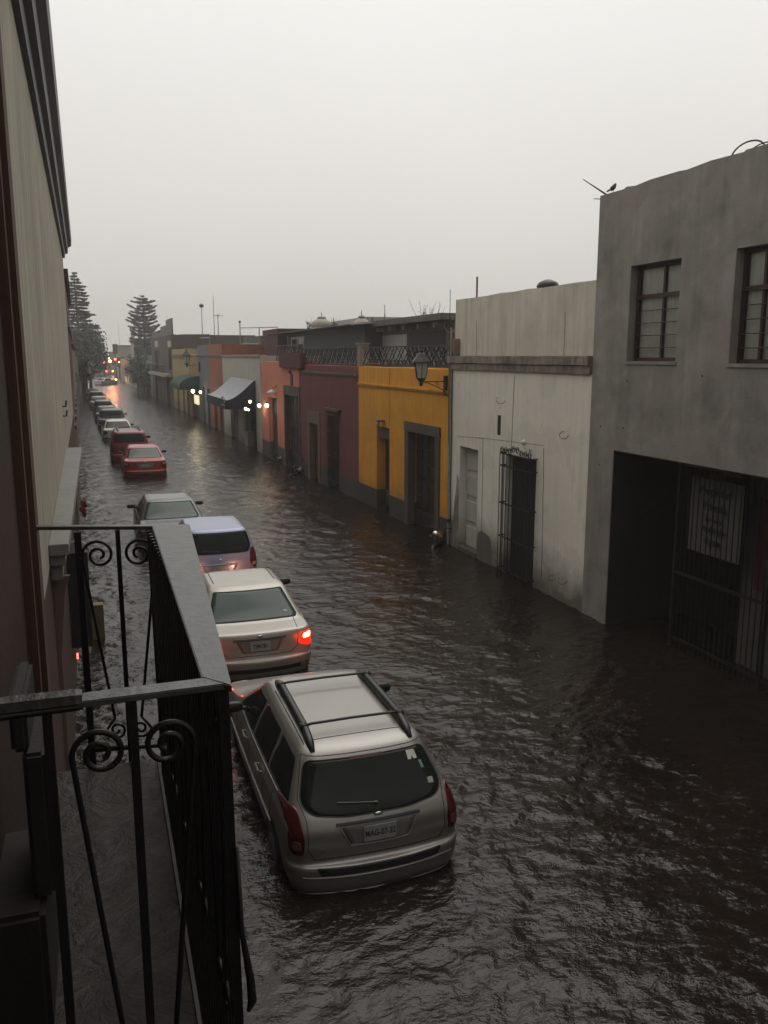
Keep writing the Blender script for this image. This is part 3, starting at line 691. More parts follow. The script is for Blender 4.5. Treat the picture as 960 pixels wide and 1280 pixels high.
lamp_lantern('street_lantern', 'black six-sided street lantern with milky glass bracketed between yellow and white houses', (8.40, wL[1] + .2, bz.z + .02), (-1, .05, 0), .66, .92)
# maroon
Fm = low_house('maroon_house', 'dull maroon house with two narrow doors between pink and yellow houses', (377, 595), (449, 625), 455, 457, (.185, .060, .062), base=(.07, .065, .065), base_h=.65)
Fm.z0 = Fy.h - .02; Fm.z1 = Fm.z0
md1 = Fm.rect(387, 398, 529); md2 = Fm.rect(409, 424, 519)
finish(Fm, [md1, md2]); zb = Fm.at(412, 467)[1]
trim(Fm, 0, Fm.W, zb - .06, zb + .05, .06, plain_get('maroon_trim', (.16, .10, .10), .8), 'cornice')
surround(Fm, md1, plaster('tan_stone', (.2, .13, .10), .7, .4), .22, .03, lintel=.45); plank_door(Fm, md1, M['wood_red'], .2, 2, 3)
a, b, c, d = md2
plank_door(Fm, md2, M['wood'], .2, 2, 4, name='barred_door')
bm = NB(); box(bm, a - .2, b + .2, -.14, .1, d + .15, d + .24); obj('drip_ledge', bm, M['stone'], Fm.o)
bm = NB()
for i in range(7): x = a - .02 + (b - a + .04) * i / 6; tube(bm, [(x, -.05, 0), (x, -.05, d + .05)], .012, 5)
for z in (.3, 1.2, 2.1, d): box(bm, a - .04, b + .04, -.06, -.04, z, z + .03)
obj('window_grille', bm, M['iron'], Fm.o)
# pink: two stretches
Fp = low_house('pink_house', 'salmon pink house with dark green doors and a maroon cap block', (329, 568), (376, 595), 449, 455, (.66, .235, .17), base=(.09, .07, .065), base_h=.75)
Fp.z0 = Fm.h + .1; Fp.z1 = Fp.z0
pd1 = Fp.rect(335.5, 346, 497); pd2 = Fp.rect(356, 374, 494)
finish(Fp, [pd1, pd2])
surround(Fp, pd2, M['stone'], .12, .03, lintel=.38)
grn = plain('dark_green_door', (.018, .026, .024), .5)
plank_door(Fp, pd1, grn, .2, 2, 3); plank_door(Fp, pd2, grn, .25, 4, 5, name='garage_door')
r = Fp.rect(349, 376, 441, 460, -.12)
bm = NB(); box(bm, r[0], r[1] - .02, -.14, .1, r[2], r[3] + .0); obj('parapet_cap', bm, plaster('maroon_cap', (.10, .035, .035), .8, .3), Fp.o, bevel=.02)
r = Fp.rect(363.5, 366, 467, 482); bm = NB(); box(bm, r[0], r[1], -.03, .02, r[2], r[3]); tube(bm, [(r[0] + .05, -.04, r[3]), (r[0] + .05, -.04, r[3] + .12)], .05, 6); obj('number_plaque', bm, M['iron'], Fp.o)
x, z = Fp.at(340, 491, -.2)
t = thing('canopy_lamp', 'small pale-shaded wall lamp over the pink house door', 'lamp', W_(Fp, x, -.2, z), Fp.o.rotation_euler.z)
bm = NB(); lathe(bm, [(.26, -.02), (.22, .05), (.06, .14), (.02, .16)], n=14); obj('lamp_shade', bm, M['opal'], t, True)
bm = NB(); tube(bm, [(0, 0, .15), (0, .06, .25), (0, .2, .28)], .012, 6); tube(bm, [(0, .18, .28), (0, .2, .28)], .06, 8); obj('arm', bm, M['iron'], t)
# cream shop with the blue awning
Fc = low_house('cream_shop', 'pale cream shop with white and navy curved awning', (281, 543), (328, 568), 446, 443, (.50, .48, .41), damp=.6)
Fc.z0 = (Fc.z0 + Fc.z1) / 2
sd1 = Fc.rect(288, 297, 506); sd2 = Fc.rect(305, 320, 506)
finish(Fc, [sd1, sd2]); trim(Fc, 0, Fc.W, Fc.h - .12, Fc.h + .02, .08, plain_get('cream_trim', (.36, .33, .28), .8))
plank_door(Fc, sd1, M['wood_red'], .2, 2, 3); 
a, b, c, d = sd2
bm = NB(); box(bm, a, b, .9, .95, c, d); obj('shop_back', bm, plain('shop_interior', (.10, .095, .07), .8), Fc.o)
bm = NB(); box(bm, a + .05, a + .12, .1, .16, c, d); box(bm, b - .12, b - .05, .1, .16, c, d); box(bm, a + .12, b - .12, .1, .16, d - .12, d - .02); obj('shop_frame', bm, plain_get('shop_frame', (.25, .24, .21)), Fc.o)
bm = NB(); box(bm, a + .3, a + 1.2, -.05, .3, ROAD_Z, .75); box(bm, a + .36, a + 1.14, -.06, -.051, .1, .65); obj('shop_counter', bm, plain_get('counter', (.3, .29, .27)), Fc.o)
# awning : curved barrel sheet with side valances
ar = Fc.rect(293, 318, 473, 505)
ax0, ax1 = Fc.at(291, 500)[0], Fc.at(320, 500)[0]; az1 = Fc.at(312, 474)[1]; az0 = Fc.at(309, 512, -1.1)[1]
aw = thing('shop_awning', 'white-topped navy awning curving out over the cream shop', 'awning', W_(Fc, ax0, 0, 0), Fc.o.rotation_euler.z)
aww = ax1 - ax0
def awning(t, w, ztop, zbot, out, mtop, mside, val=.35, n=12, convex=False):
    if convex: prof = [(-out * math.sin(q), zbot + (ztop - zbot) * math.cos(q)) for q in np.linspace(0, PI / 2, n)]
    else: prof = [(-.02 - out * (q ** 1.35), ztop - (ztop - zbot) * (q ** .75 if False else (.25 * q + .75 * q * q * (3 - 2 * q)))) for q in np.linspace(0, 1, n)]
    bm = NB(); m_ = 10
    R_ = [[bm.verts.new((w * j / m_, y, z - .03 * math.sin(PI * j / m_ * 3) ** 2 * (1 if convex else .6))) for y, z in prof] for j in range(m_ + 1)]
    for p, q in zip(R_, R_[1:]):
        for k in range(n - 1): bm.faces.new((p[k], q[k], q[k + 1], p[k + 1]))
    bmesh.ops.solidify(bm, geom=bm.faces[:], thickness=.012); obj('canopy', bm, mtop, t, True)
    bm = NB()
    for x in (-.012, w + .004):
        a_ = [bm.verts.new((x, y, z)) for y, z in prof]; b_2 = [bm.verts.new((x + .008, y, z)) for y, z in prof]
        e1, e2 = bm.verts.new((x, -.02, zbot)), bm.verts.new((x + .008, -.02, zbot))
        bm.faces.new(a_ + [e1]); bm.faces.new((b_2 + [e2])[::-1])
        for k in range(n - 1): bm.faces.new((a_[k], b_2[k], b_2[k + 1], a_[k + 1]))
    y = prof[-1][0]
    box(bm, -.014, w + .012, y - .012, y, zbot - val, zbot + .02); box(bm, -.013, .0, y, -.02, zbot - val, zbot); box(bm, w, w + .011, y, -.02, zbot - val, zbot)
    obj('valance', bm, mside, t)
    bm = NB(); tube(bm, [(0, y + .02, zbot), (w, y + .02, zbot)], .015, 6)
    for x in (0.02, w - .02): tube(bm, [(x, y + .02, zbot), (x, -.02, zbot)], .015, 6)
    obj('awning_frame', bm, M['steel'], t); return prof
navy = plain('navy_canvas', (.012, .018, .045), .7); wcan = plain('white_canvas', (.62, .64, .68), .6, 0, .12, 2)
awning(aw, aww, az1 + .0, az0 + .25, 1.5, wcan, navy, .45)
# round crest and lamps under the awning
t = text_bm('PIZZA', .01) ; t.free()
bm = NB(); tube(bm, [(aww - .75 + .52 * math.cos(q), -1.55, az0 + .12 + .30 * math.sin(q)) for q in np.linspace(0, PI, 16)], .035, 6); box(bm, aww - 1.3, aww - .2, -1.57, -1.55, az0 - .05, az0 + .05)
obj('crest', bm, plain_get('gold_crest', (.30, .26, .16)), aw)
def lit_bulb(name, label, p, r=.09, e=14, lightW=25, col=(1, .86, .58), mat=None, group=None):
    t = thing(name, label, 'lamp', p, 0, group)
    bm = NB(); lathe(bm, [(r * .3, -r), (r * .8, -r * .6), (r, 0), (r * .8, r * .6), (r * .3, r)], n=12); obj('bulb', bm, mat or M['bulb_warm'], t, True)
    bm = NB(); lathe(bm, [(r * .5, r), (r * .5, r * 1.6), (r * .2, r * 2)], n=8); obj('socket', bm, M['iron'], t)
    if lightW:
        l = bpy.data.lights.new('lamp_light', 'POINT'); l.energy = lightW; l.color = col; l.shadow_soft_size = r
        lo = bpy.data.objects.new('lamp_light', l); COL.objects.link(lo); lo.parent = t; lo.location = (0, 0, -r * 1.5)
    return t
lamps = [(312.5, 502, -1.25, 'bulb hanging highest under the right end of the blue awning', 'lit'),
         (307, 511, -1.6, 'lit bulb at the lower left of the awning crest', 'lit'), (310.5, 512, -1.6, 'smaller lit bulb right of the lower bulb under the awning crest', 'lit'),
         (324, 507, -.25, 'bright bulb on the cream shop wall right of the awning', 'lit'), (333.5, 507, -.3, 'bright bulb on the pink wall left of the green door', 'lit')]
for i, (px, py, off, lab, _) in enumerate(lamps):
    F_ = Fp if px > 329 else Fc
    x, z = F_.at(px, py, off); lit_bulb('light_bulb', lab, W_(F_, x, off, z), (.095 if i >= 3 else .065) * (1 if i != 2 else .7), 14, 5 if i >= 3 else 3, group='lit bulbs around the blue awning')
# orange, blue-grey, ochre stretch further down
def simple_house(name, label, L, R, yt, col, doors, dmat=None, cornice=None, **kw):
    F = low_house(name, label, L, R, yt, yt, col, **kw); F.z0 = F.z1 = F.at((L[0] + R[0]) / 2, yt)[1]
    rs = [F.rect(*d) for d in doors]; rs = [q for q in rs if q[1] - q[0] > .3]
    finish(F, rs)
    for q in rs: plank_door(F, q, dmat or M['wood'], .2, 2, 3, handle=False)
    if cornice:
        for yc, h, out, cc in cornice:
            z = F.at((L[0] + R[0]) / 2, yc)[1]; trim(F, 0, F.W, z - h, z + .02, out, plain_get(name + '_trim', cc), 'cornice')
    return F
Fo = simple_house('orange_house', 'small terracotta orange house left of the cream shop', (264, 533), (281, 543), 430, (.34, .125, .07), [(267, 271, 488), (274, 278, 489)], M['wood_red'], [(443, .15, .08, (.22, .08, .06))])
Fb = simple_house('slate_blue_house', 'narrow slate blue house between orange and ochre houses', (250, 526), (264, 533), 431, (.17, .175, .195), [(253, 256, 484), (259, 262, 486)], M['wood'], [(443, .15, .08, (.14, .14, .15))])
Fo1 = simple_house('ochre_house', 'ochre house carrying the green shop awning', (238, 519), (250, 526), 437, (.34, .235, .11), [(240, 248, 487)], M['wood'], [(443, .15, .08, (.4, .33, .2))])
Fo2 = simple_house('pale_yellow_house', 'pale yellow house left of the green awning', (218, 508), (238, 519), 436, (.42, .34, .16), [(221, 223.5, 478), (228, 230.5, 479), (233, 236, 480)], M['wood_red'], [(443, .3, .1, (.16, .11, .06))])
# green awning, lit doorway sign
gx0_, gx1_ = Fo1.at(237, 490)[0], Fo1.at(250, 490)[0]
ga = thing('green_awning', 'domed dark green awning over a lit shop doorway', 'awning', W_(Fo1, gx0_ - .3, 0, 0), Fo1.o.rotation_euler.z)
zt_, zb_2 = Fo1.at(243, 470, -.3)[1], Fo1.at(240, 486, -1)[1]
awning(ga, gx1_ - gx0_ + .2, zt_, zb_2, 1.5, plain('green_canvas', (.015, .10, .07), .6), plain('green_canvas_dark', (.01, .05, .04), .6), .2, convex=True)
for i, (px, py) in enumerate(((241, 489), (250.5, 490))):
    x, z = Fo1.at(px, py, -.9); lit_bulb('light_bulb', ('bright bulb under the left end of the green awning', 'dimmer bulb under the right end of the green awning')[i], W_(Fo1, x, -.9, z), (.13, .09)[i], 14, (18, 8)[i], group='lit bulbs under the green awning')
r = Fo1.rect(243, 248, 494, 505, -.1)
bm = NB(); box(bm, r[0], r[1], -.12, -.04, r[2], r[3]); tag(obj('light_box', bm, emis('lightbox_face', (1, .84, .5), .9)), 'glowing yellow shop light box below the green awning', 'sign')
bpy.data.objects['light_box'].matrix_world = Matrix.Translation(Fo1.L) @ Matrix.Rotation(Fo1.o.rotation_euler.z, 4, 'Z')
x, z = Fo1.at(250, 458)
lamp_lantern('street_lantern', 'small dark wall lantern above the green awning', W_(Fo1, x, -.05, z + .1), (-1, 0, 0), .9, 1.3)
# brown two-storey
Fk = low_house('brown_house', 'dark brown two-storey house with white balcony ledge far down the right side', (192, 494), (218, 508), 422, 412, (.13, .095, .085))
ops = [Fk.rect(*q) for q in ((194, 199, 438, 462), (211, 216, 436, 462), (194, 204, 470), (208, 214, 470))]
ops = [q for q in ops if q[1] - q[0] > .3]; Fk.z1 = Fk.z0 = (Fk.z0 + Fk.z1) / 2 - .2
finish(Fk, ops, 8)
for q in ops:
    bm = NB(); box(bm, q[0], q[1], .2, .25, q[2], q[3]); obj('shutter', bm, M['wood'], Fk.o)
r = Fk.rect(193, 215, 466, 469); bm = NB(); box(bm, r[0], r[1], -.7, -.002, r[2], r[3]); obj('balcony_slab', bm, plain_get('pale_slab', (.5, .48, .44)), Fk.o)
bm = NB()
for x in np.linspace(r[0] + .05, r[1] - .05, 20): tube(bm, [(x, -.66, r[3]), (x, -.66, r[3] + .9)], .02, 4)
tube(bm, [(r[0], -.66, r[3] + .9), (r[1], -.66, r[3] + .9)], .03, 4); obj('balcony_rail', bm, M['iron'], Fk.o)
for px in (196, 212):
    r = Fk.rect(px - 2, px + 2, 426, 434); bm = NB(); box(bm, r[0], r[1], -.05, .05, r[2], r[3]); obj('wall_panel', bm, plain_get('pale_slab', (.5, .48, .44)), Fk.o)
bm = NB(); box(bm, .1, Fk.W * .5, .1, .2, Fk.h, Fk.h + .5); box(bm, Fk.W * .5, Fk.W * .75, .1, .2, Fk.h, Fk.h + 1.0); box(bm, Fk.W * .75, Fk.W, .1, .2, Fk.h, Fk.h + 1.5); obj('roof_shed', bm, plain_get('roof_shed', (.09, .09, .075)), Fk.o)
# far grey wall + hedge + white picket fence + beige building
Ff = simple_house('grey_far_house', 'low grey house beyond the brown two-storey one', (181, 489), (192, 494), 452, (.28, .27, .26), [(184, 188, 470)])
def foliage_mass(bm, c, rad, n, leaf, seed=0, sq=(1, 1, 1)):
    rs = np.random.RandomState(seed)
    cl_ = rs.normal(0, 1, (max(6, n // 60), 3)); cl_ /= np.linalg.norm(cl_, axis=1)[:, None]; cl_ *= rs.uniform(.35, .95, (len(cl_), 1))
    for i in range(n):
        k = cl_[rs.randint(len(cl_))]; p = k + rs.normal(0, .16, 3)
        P = Vector((c[0] + p[0] * rad * sq[0], c[1] + p[1] * rad * sq[1], c[2] + p[2] * rad * sq[2]))
        a_ = Vector(rs.normal(0, 1, 3)).normalized() * leaf * rs.uniform(.6, 1.4); b_2 = Vector(rs.normal(0, 1, 3)).normalized() * leaf * .7
        vs = [bm.verts.new(P - a_), bm.verts.new(P + b_2), bm.verts.new(P + a_), bm.verts.new(P - b_2)]; bm.faces.new(vs)
for i, (px, py, hh) in enumerate(((188, 492, 4.6), (182, 488, 5.2), (175, 484, 5.0))):
    p = fac(px, py); t = thing('street_tree', ('rounded dark tree nearest the brown two-storey house', 'taller middle dark tree of the clump before the picket fence', 'dark tree of the clump nearest the picket fence')[i], 'tree', (p.x - .3, p.y, 0), group='dark street trees far down the right side')
    bm = NB(); tube(bm, [(0, 0, ROAD_Z), (.1, 0, 1.2), (0, .1, 2.6)], [.18, .14, .08], 7); obj('trunk', bm, M['bark'], t)
    bm = NB(); foliage_mass(bm, (0, 0, hh * .58), 1.7, 1500, .16, i, (.9, 1.5, hh / 4.4)); obj('crown', bm, M['foliage'], t)
pA, pB = fac(152, 476), fac(174, 484)
fe = thing('picket_wall', 'white pillared fence wall in front of the far trees', 'fence', pA, math.atan2((pB - pA).y, (pB - pA).x))
Lf = (pB - pA).length; bm = NB(); box(bm, 0, Lf, .1, .3, ROAD_Z, 1.2); obj('low_wall', bm, plain_get('fence_low', (.16, .13, .12)), fe)
bm = NB(); k = 0
while k < Lf: box(bm, k, k + 1.1, 0, .5, ROAD_Z, 4.3); k += Lf / 8
obj('pillars', bm, plain_get('pillar_white', (.5, .47, .42)), fe)
bm = NB(); box(bm, 0, Lf, .2, .28, 1.2, 4.0); obj('dark_infill', bm, plain_get('infill', (.06, .06, .06)), fe)

def far_block(name, label, px0, px1, yt, Yd, col, depth=10, win=None):
    a = onY(px0, yt, Yd); b = onY(px1, yt, Yd); t = thing(name, label, 'building', ((a.x + b.x) / 2, Yd, 0)); w = (b.x - a.x) / 2
    bm = NB(); box(bm, -w, w, 0, depth, -1, a.z); obj('wall', bm, plaster(name + '_wall', col, .75, .4), t)
    bm = NB(); box(bm, -w - .15, w + .15, -.15, depth, a.z + .003, a.z + .3); obj('parapet', bm, M['concrete'], t)
    if win:
        nx_, nz2 = win
        for i in range(nx_):
            for j in range(nz2):
                x = -w + 2 * w * (i + .5) / nx_; z = a.z * (j + .55) / (nz2 + .1) + .4
                bm = NB(); box(bm, x - .5, x + .5, -.05, .02, z - .7, z + .7); obj('window', bm, M['glass'], t)
    return t
far_block('beige_block', 'beige blank-walled building closing the far end of the street', 146, 182, 433, 205, (.42, .38, .31), 25, (3, 1))
far_block('far_cream_tower', 'narrow cream stair tower rising beyond the picket wall', 164, 168, 411, 190, (.4, .37, .32), 5)
far_block('upper_apartment', 'pale upper storey with dark windows behind the street trees', 167, 190, 428, 150, (.38, .34, .30), 12, (3, 2))
far_block('left_far_block', 'dim grey building behind the traffic lights', 112, 146, 441, 240, (.32, .29, .26), 20, (4, 1))

# ---- roof-top things above pink, maroon and yellow
def px_box(name, label, cat, xc, px0, px1, yt, zbot, depth, mat, parts=None):
    a = onX(px0, yt, xc); b = onX(px1, yt, xc); y0, y1 = sorted((a.y, b.y))
    z = (a.z + b.z) / 2
    t = thing(name, label, cat, (xc, y0, zbot))
    bm = NB(); box(bm, 0, depth, 0, y1 - y0, 0, z - zbot); obj('wall', bm, mat, t); return t, y1 - y0, z - zbot
roofz = Fy.h - .75
conc = M['concrete']
t, w, h = px_box('rooftop_room', 'long grey concrete rooftop room set back above the yellow house', 'building', 11.6, 457, 566, 406, roofz, 4, plaster('rooftop_grey', (.10, .095, .088), .65, .5))
bm = NB(); box(bm, -.5, 4.2, -.1, w + .1, h + .003, h + .22); obj('roof', bm, plaster('slab_edge', (.15, .14, .13), .7, .6), t)
bm = NB(); box(bm, -.03, -.002, w * .45, w * .81, h * .40, h * .84); obj('white_panel', bm, plain_get('panel_white', (.34, .33, .31)), t)
bm = NB(); box(bm, -.03, -.002, w * .06, w * .43, h * .2, h * .86); obj('dark_opening', bm, M['interior'], t)
for k in range(6):
    bm = NB(); y = w * (.08 + .16 * k); box(bm, -.35, -.002, y, y + .16, h - .22, h - .06); obj('beam_end', bm, conc, t)
t, w, h = px_box('corrugated_shed', 'dark rooftop shed with corrugated roof edge and white-framed window', 'shed', 10.8, 347, 456, 414, roofz, 3.4, plain('shed_dark', (.028, .034, .034), .7))
bm = NB(); n = 120
for i in range(n):
    y0 = -.3 + (w + .6) * i / n; y1 = -.3 + (w + .6) * (i + 1) / n; za = h + .05 * (i % 2); zb3 = h + .05 * ((i + 1) % 2)
    vs = [bm.verts.new(p) for p in ((-.7, y0, za), (-.7, y1, zb3), (3.6, y1, zb3 + .35), (3.6, y0, za + .35))]; bm.faces.new(vs)
bmesh.ops.solidify(bm, geom=bm.faces[:], thickness=.02); obj('roof', bm, plain('corrugated_grey', (.10, .10, .10), .5, .3), t)
a = onX(365, 424, 10.8).y - t.location.y; b = onX(381, 424, 10.8).y - t.location.y
bm = NB(); lo, hi = min(a, b), max(a, b)
for y0, y1, z0, z1 in ((lo, hi, h - .32, h - .22), (lo, hi, h - 1.35, h - 1.25), (lo, lo + .1, h - 1.25, h - .32), (hi - .1, hi, h - 1.25, h - .32), ((lo + hi) / 2 - .05, (lo + hi) / 2 + .05, h - 1.25, h - .32)): box(bm, -.06, -.002, y0, y1, z0, z1)
wf = obj('window', bm, plain_get('win_white', (.45, .45, .43)), t); bm = NB(); box(bm, -.03, -.003, lo + .1, hi - .1, h - 1.25, h - .32); obj('pane', bm, M['glass'], wf)
a = onX(348, 424, 10.8).y - t.location.y; b = onX(361, 424, 10.8).y - t.location.y
bm = NB(); box(bm, -.05, -.002, min(a, b), max(a, b), h - 1.6, h - .1); obj('white_panel', bm, plain_get('panel_white2', (.5, .5, .48)), t)
px_box('maroon_roof_room', 'small maroon cube room on the roof left of the corrugated shed', 'shed', 10.2, 328, 347, 412, roofz, 2.5, plaster('maroon_room', (.10, .035, .04), .8, .3))
px_box('low_grey_roof_room', 'low grey rooftop box above the cream shop', 'shed', 11.0, 304, 326, 421, Fc.h - .8, 2.5, plaster('lowgrey_room', (.13, .12, .12), .7, .3))
px_box('far_white_roof_room', 'white rooftop parapet between the two water tanks', 'building', 16, 405, 458, 400, roofz, 6, plaster('roof_white', (.42, .41, .38), .8, .4))
def lattice(name, label, F, x0, x1, zb, ht, n, y=.12):
    t = thing(name, label, 'railing', W_(F, x0, y, zb), F.o.rotation_euler.z, 'lattice railings along the roof edges')
    w = x1 - x0; bm = NB(); box(bm, 0, w, -.02, .02, ht - .04, ht); box(bm, 0, w, -.02, .02, .06, .1); obj('rails', bm, M['iron'], t)
    bm = NB(); s = w / n
    for i in range(n):
        for a_, b_2 in ((0, 1), (1, 0)):
            tube(bm, [(s * (i + a_), .0 + .012 * a_, .1), (s * (i + b_2), .012 * a_, ht - .04)], .018, 5)
        tube(bm, [(s * (i + .5), .02, .1), (s * (i + 1), .02, ht / 2), (s * (i + .5), .02, ht - .04), (s * i, .02, ht / 2), (s * (i + .5), .02, .1)], .016, 5)
    obj('lattice', bm, M['iron'], t)
    return t
lattice('roof_railing', 'black diamond lattice railing on top of the yellow house', Fy, .15, Fy.W - .25, Fy.h - .02, .64, 11)
lattice('roof_railing', 'black diamond lattice railing on top of the maroon house', Fm, .15, Fm.W - .35, Fm.h - .02, .70, 12)
lattice('roof_railing', 'black diamond lattice railing on top of the pink house', Fp, 3.0, Fp.W - .2, Fp.h - .02, .75, 7)
pp = W_(Fy, -.1, .2, Fy.h - .02); bm = NB(); box(bm, -.16, .16, -.16, .16, 0, .72); box(bm, -.2, .2, -.2, .2, .722, .78)
o = obj('roof_pillar', bm, M['stone_pale'], bevel=.01); o.location = pp; tag(o, 'short pale stone pillar between the two roof railings', 'pillar')
def tank(px, py, xc, r, label):
    p = onX(px, py, xc); t = thing('water_tank', label, 'tank', (p.x, p.y, p.z - 1.25), group='rooftop water tanks')
    bm = NB(); lathe(bm, [(r * .95, 0), (r, .1), (r, .3), (r * .96, .33), (r, .36), (r, .62), (r * .96, .65), (r, .68), (r, .85), (r * .85, 1.0), (r * .45, 1.12), (r * .4, 1.14)], n=24); obj('tank_body', bm, plain('tank_beige', (.42, .38, .31), .6), t, True)
    bm = NB(); lathe(bm, [(r * .42, 1.14), (r * .42, 1.2), (r * .3, 1.26)], n=16); obj('lid', bm, plain_get('tank_lid', (.2, .19, .17)), t)
    bm = NB(); tube(bm, [(0, 0, 1.25), (0, 0, 1.5)], .02, 5); tube(bm, [(r, 0, 0), (r + .1, 0, .3), (r + .1, 0, 1.2)], .025, 5); obj('pipework', bm, M['iron'], t)
tank(402, 396, 12.5, .62, 'wider beige water tank with bushes beside it above the corrugated shed')
tank(452, 395, 12.0, .42, 'narrower beige water tank nearer the grey rooftop room')
def scrub(px, py, xc, label, h, r, n, leaf, twigs=14, seed=1):
    p = onX(px, py, xc); rs = random.Random(seed); t = thing('roof_shrub', label, 'shrub', (p.x, p.y, p.z - h * .6))
    bm = NB()
    for i in range(twigs):
        a = rs.uniform(0, 2 * PI); q = Vector((0, 0, 0)); pts = [q.copy()]; dd = Vector((math.cos(a) * .5 * r, math.sin(a) * .9 * r, h)) * rs.uniform(.5, 1.05) / 5
        for k in range(5): q = q + dd + Vector((rs.uniform(-1, 1), rs.uniform(-1, 1), rs.uniform(-.3, .3))) * .08 * h; pts.append(q.copy())
        tube(bm, pts, [.022, .018, .014, .011, .008, .005], 4)
    obj('stem', bm, M['bark'], t)
    bm = NB(); foliage_mass(bm, (0, 0, h * .5), r * .7, n, leaf, seed, (1, 1, h / r * .45)); obj('leaves', bm, M['foliage'], t)
scrub(531, 398, 13.5, 'sparse twiggy bush rising above the grey rooftop room', 1.7, 1.2, 70, .05, 20)
scrub(386, 404, 13.2, 'small bush left of the wide water tank', .9, .5, 90, .05, 8, 2); scrub(418, 405, 13.0, 'small bush right of the wide water tank', .9, .4, 60, .05, 8, 3)
# razor-wire coil
bm = NB(); a = W_(Fw, 0, .6, zt0 - 1.2); pts = []
for k in range(90):
    q = k / 90; an = q * 2 * PI * 6; pts.append(Vector((a.x + .22 * math.cos(an), a.y + .1 + q * 2.4, roofz + h + .2 + .25 * math.sin(an) + .6)))
zz_ = onX(545, 406, 9.2).z
pts = [Vector((p.x + .4, p.y, zz_ + (.22 * math.sin(i / 90 * 2 * PI * 6)))) for i, p in enumerate(pts)]
tube(bm, pts, .009, 4); tube(bm, [(pts[0].x, pts[0].y - .1, zz_), (pts[-1].x, pts[-1].y, zz_ - .05)], .008, 4)
tube(bm, [(pts[0].x, pts[0].y, roofz), (pts[0].x, pts[0].y, zz_ + .1)], .02, 5); tube(bm, [(pts[-1].x, pts[-1].y, roofz), (pts[-1].x, pts[-1].y, zz_ + .1)], .02, 5)
tag(obj('razor_wire', bm, M['steel']), 'coiled razor wire strung above the lantern beside the beige wall', 'wire')
# pipe frame rails on roofs
def pipe_frame(label, pts, xc, r=.03):
    bm = NB()
    for seg in pts: tube(bm, [onX(px, py, xc) for px, py in seg], r, 5)
    tag(obj('pipe_frame', bm, M['steel']), label, 'railing')
pipe_frame('thin steel pipe frame over the roof of the cream shop', [((300, 445), (300, 410), (347, 409)), ((324, 430), (324, 410)), ((300, 430), (324, 430))], 9.4)
pipe_frame('thin steel pipe frame over the far ochre roofs', [((225, 424), (262, 422), (262, 434)), ((225, 418), (262, 418)), ((225, 434), (225, 418)), ((262, 418), (262, 424))], 9.6, .05)
def mast(label, px, y0, y1, xc, head=None, name='antenna_mast', hr=.2):
    a = onX(px, y0, xc); b = onX(px, y1, xc); t = thing(name, label, 'antenna' if head != 'disc' else 'lamp post', (a.x, a.y, a.z))
    bm = NB(); tube(bm, [(0, 0, -3), (0, 0, b.z - a.z)], [.06, .035], 6); obj('mast', bm, M['steel'], t); h = b.z - a.z
    bm = NB()
    if head == 'disc': lathe(bm, [(.2 * hr, h - .1 * hr), (hr, h + .1), (hr, h + 1.1 * hr), (.3 * hr, h + 1.7 * hr)], n=10)
    elif head == 'yagi':
        for k in range(4): tube(bm, [(0, -.7 + .1 * k, h - .1 * k), (0, .7 - .1 * k, h - .1 * k)], .02, 4)
        tube(bm, [(-.5, 0, h - .1), (.5, 0, h - .1)], .02, 4)
    else: tube(bm, [(0, 0, h), (0, 0, h + .5)], .02, 4)
    obj('head', bm, M['iron'], t)
mast('tall rooftop pole with a dark round head', 253, 415, 384, 11, 'disc', 'light_pole', .24)
mast('tallest bare antenna mast behind the orange house', 268, 415, 373, 14)
mast('T-topped television antenna behind the orange house', 273, 415, 393, 12, 'yagi')
mast('small antenna with round tip at the corner of the cream shop roof', 300, 412, 404, 9.4, 'disc', hr=.1)
mast('thin antenna right of the narrow water tank', 481, 407, 392, 16)
mast('distant thin mast left of the rounded pine', 150, 440, 403, 7)

# ============================================================ LEFT SIDE
L_LINE = [(0, -.27), (4, -.43), (28, -.73), (47, -1.09), (100, -1.8), (220, -2.69), (420, -6)]
# own house: wall corner beside the camera, pilaster and door jamb
mbrown = plaster('brown_paint', (.045, .026, .021), .75, .3)
own = thing('brown_house', 'dark brown painted house wall carrying the balcony at the left edge', 'house', (-.27, 0, 0))
bm = NB(); box(bm, -4, .0, -32, 2.95, ROAD_Z, 9); obj('wall', bm, mbrown, own)
bm = NB(); box(bm, -1, .048, 3.02, 3.16, 3.25, 9.2); box(bm, -1, .030, 2.952, 3.018, 3.25, 9.2); obj('pilaster', bm, plaster('pilaster_paint', (.10, .055, .042), .8, .3), own, bevel=.006)
bm = NB(); box(bm, -.6, -.0, 2.96, 3.3, ROAD_Z, 3.24); obj('lower_wall', bm, plaster('lower_brown', (.05, .028, .022), .8, .3), own)
# cream house
Fl = Front('cream_corner_house', 'tall cream plastered house with black cornice receding along the left edge', 'house', (-.42, 3.35), (-.73, 28))
ml = plaster('cream_streaked', (.42, .385, .31), .68, 1.0, None, .88)
hl = 8.12
bmw = wall_bm(Fl.W, hl, hl, .35, [], 0, 3.0, 1.2); obj('wall', bmw, ml, Fl.o)
bm = NB(); box(bm, 0, Fl.W, .352, 6, ROAD_Z, hl); obj('side_wall', bm, ml, Fl.o)
bm = NB(); box(bm, 0, Fl.W, .0, .34, ROAD_Z, 2.995); obj('lower_wall', bm, plaster('dark_maroon_lower', (.06, .035, .03), .8, .3), Fl.o)
mc = plain('black_cornice', (.035, .036, .042), .5, 0, .4, 3)
bm = NB(); prof = [(.05, hl - .42), (-.06, hl - .42), (-.08, hl - .30), (-.15, hl - .28), (-.17, hl - .12), (-.26, hl - .06), (-.28, hl + .12), (-.05, hl + .14), (.05, hl + .14)]
n = 30; rings = []
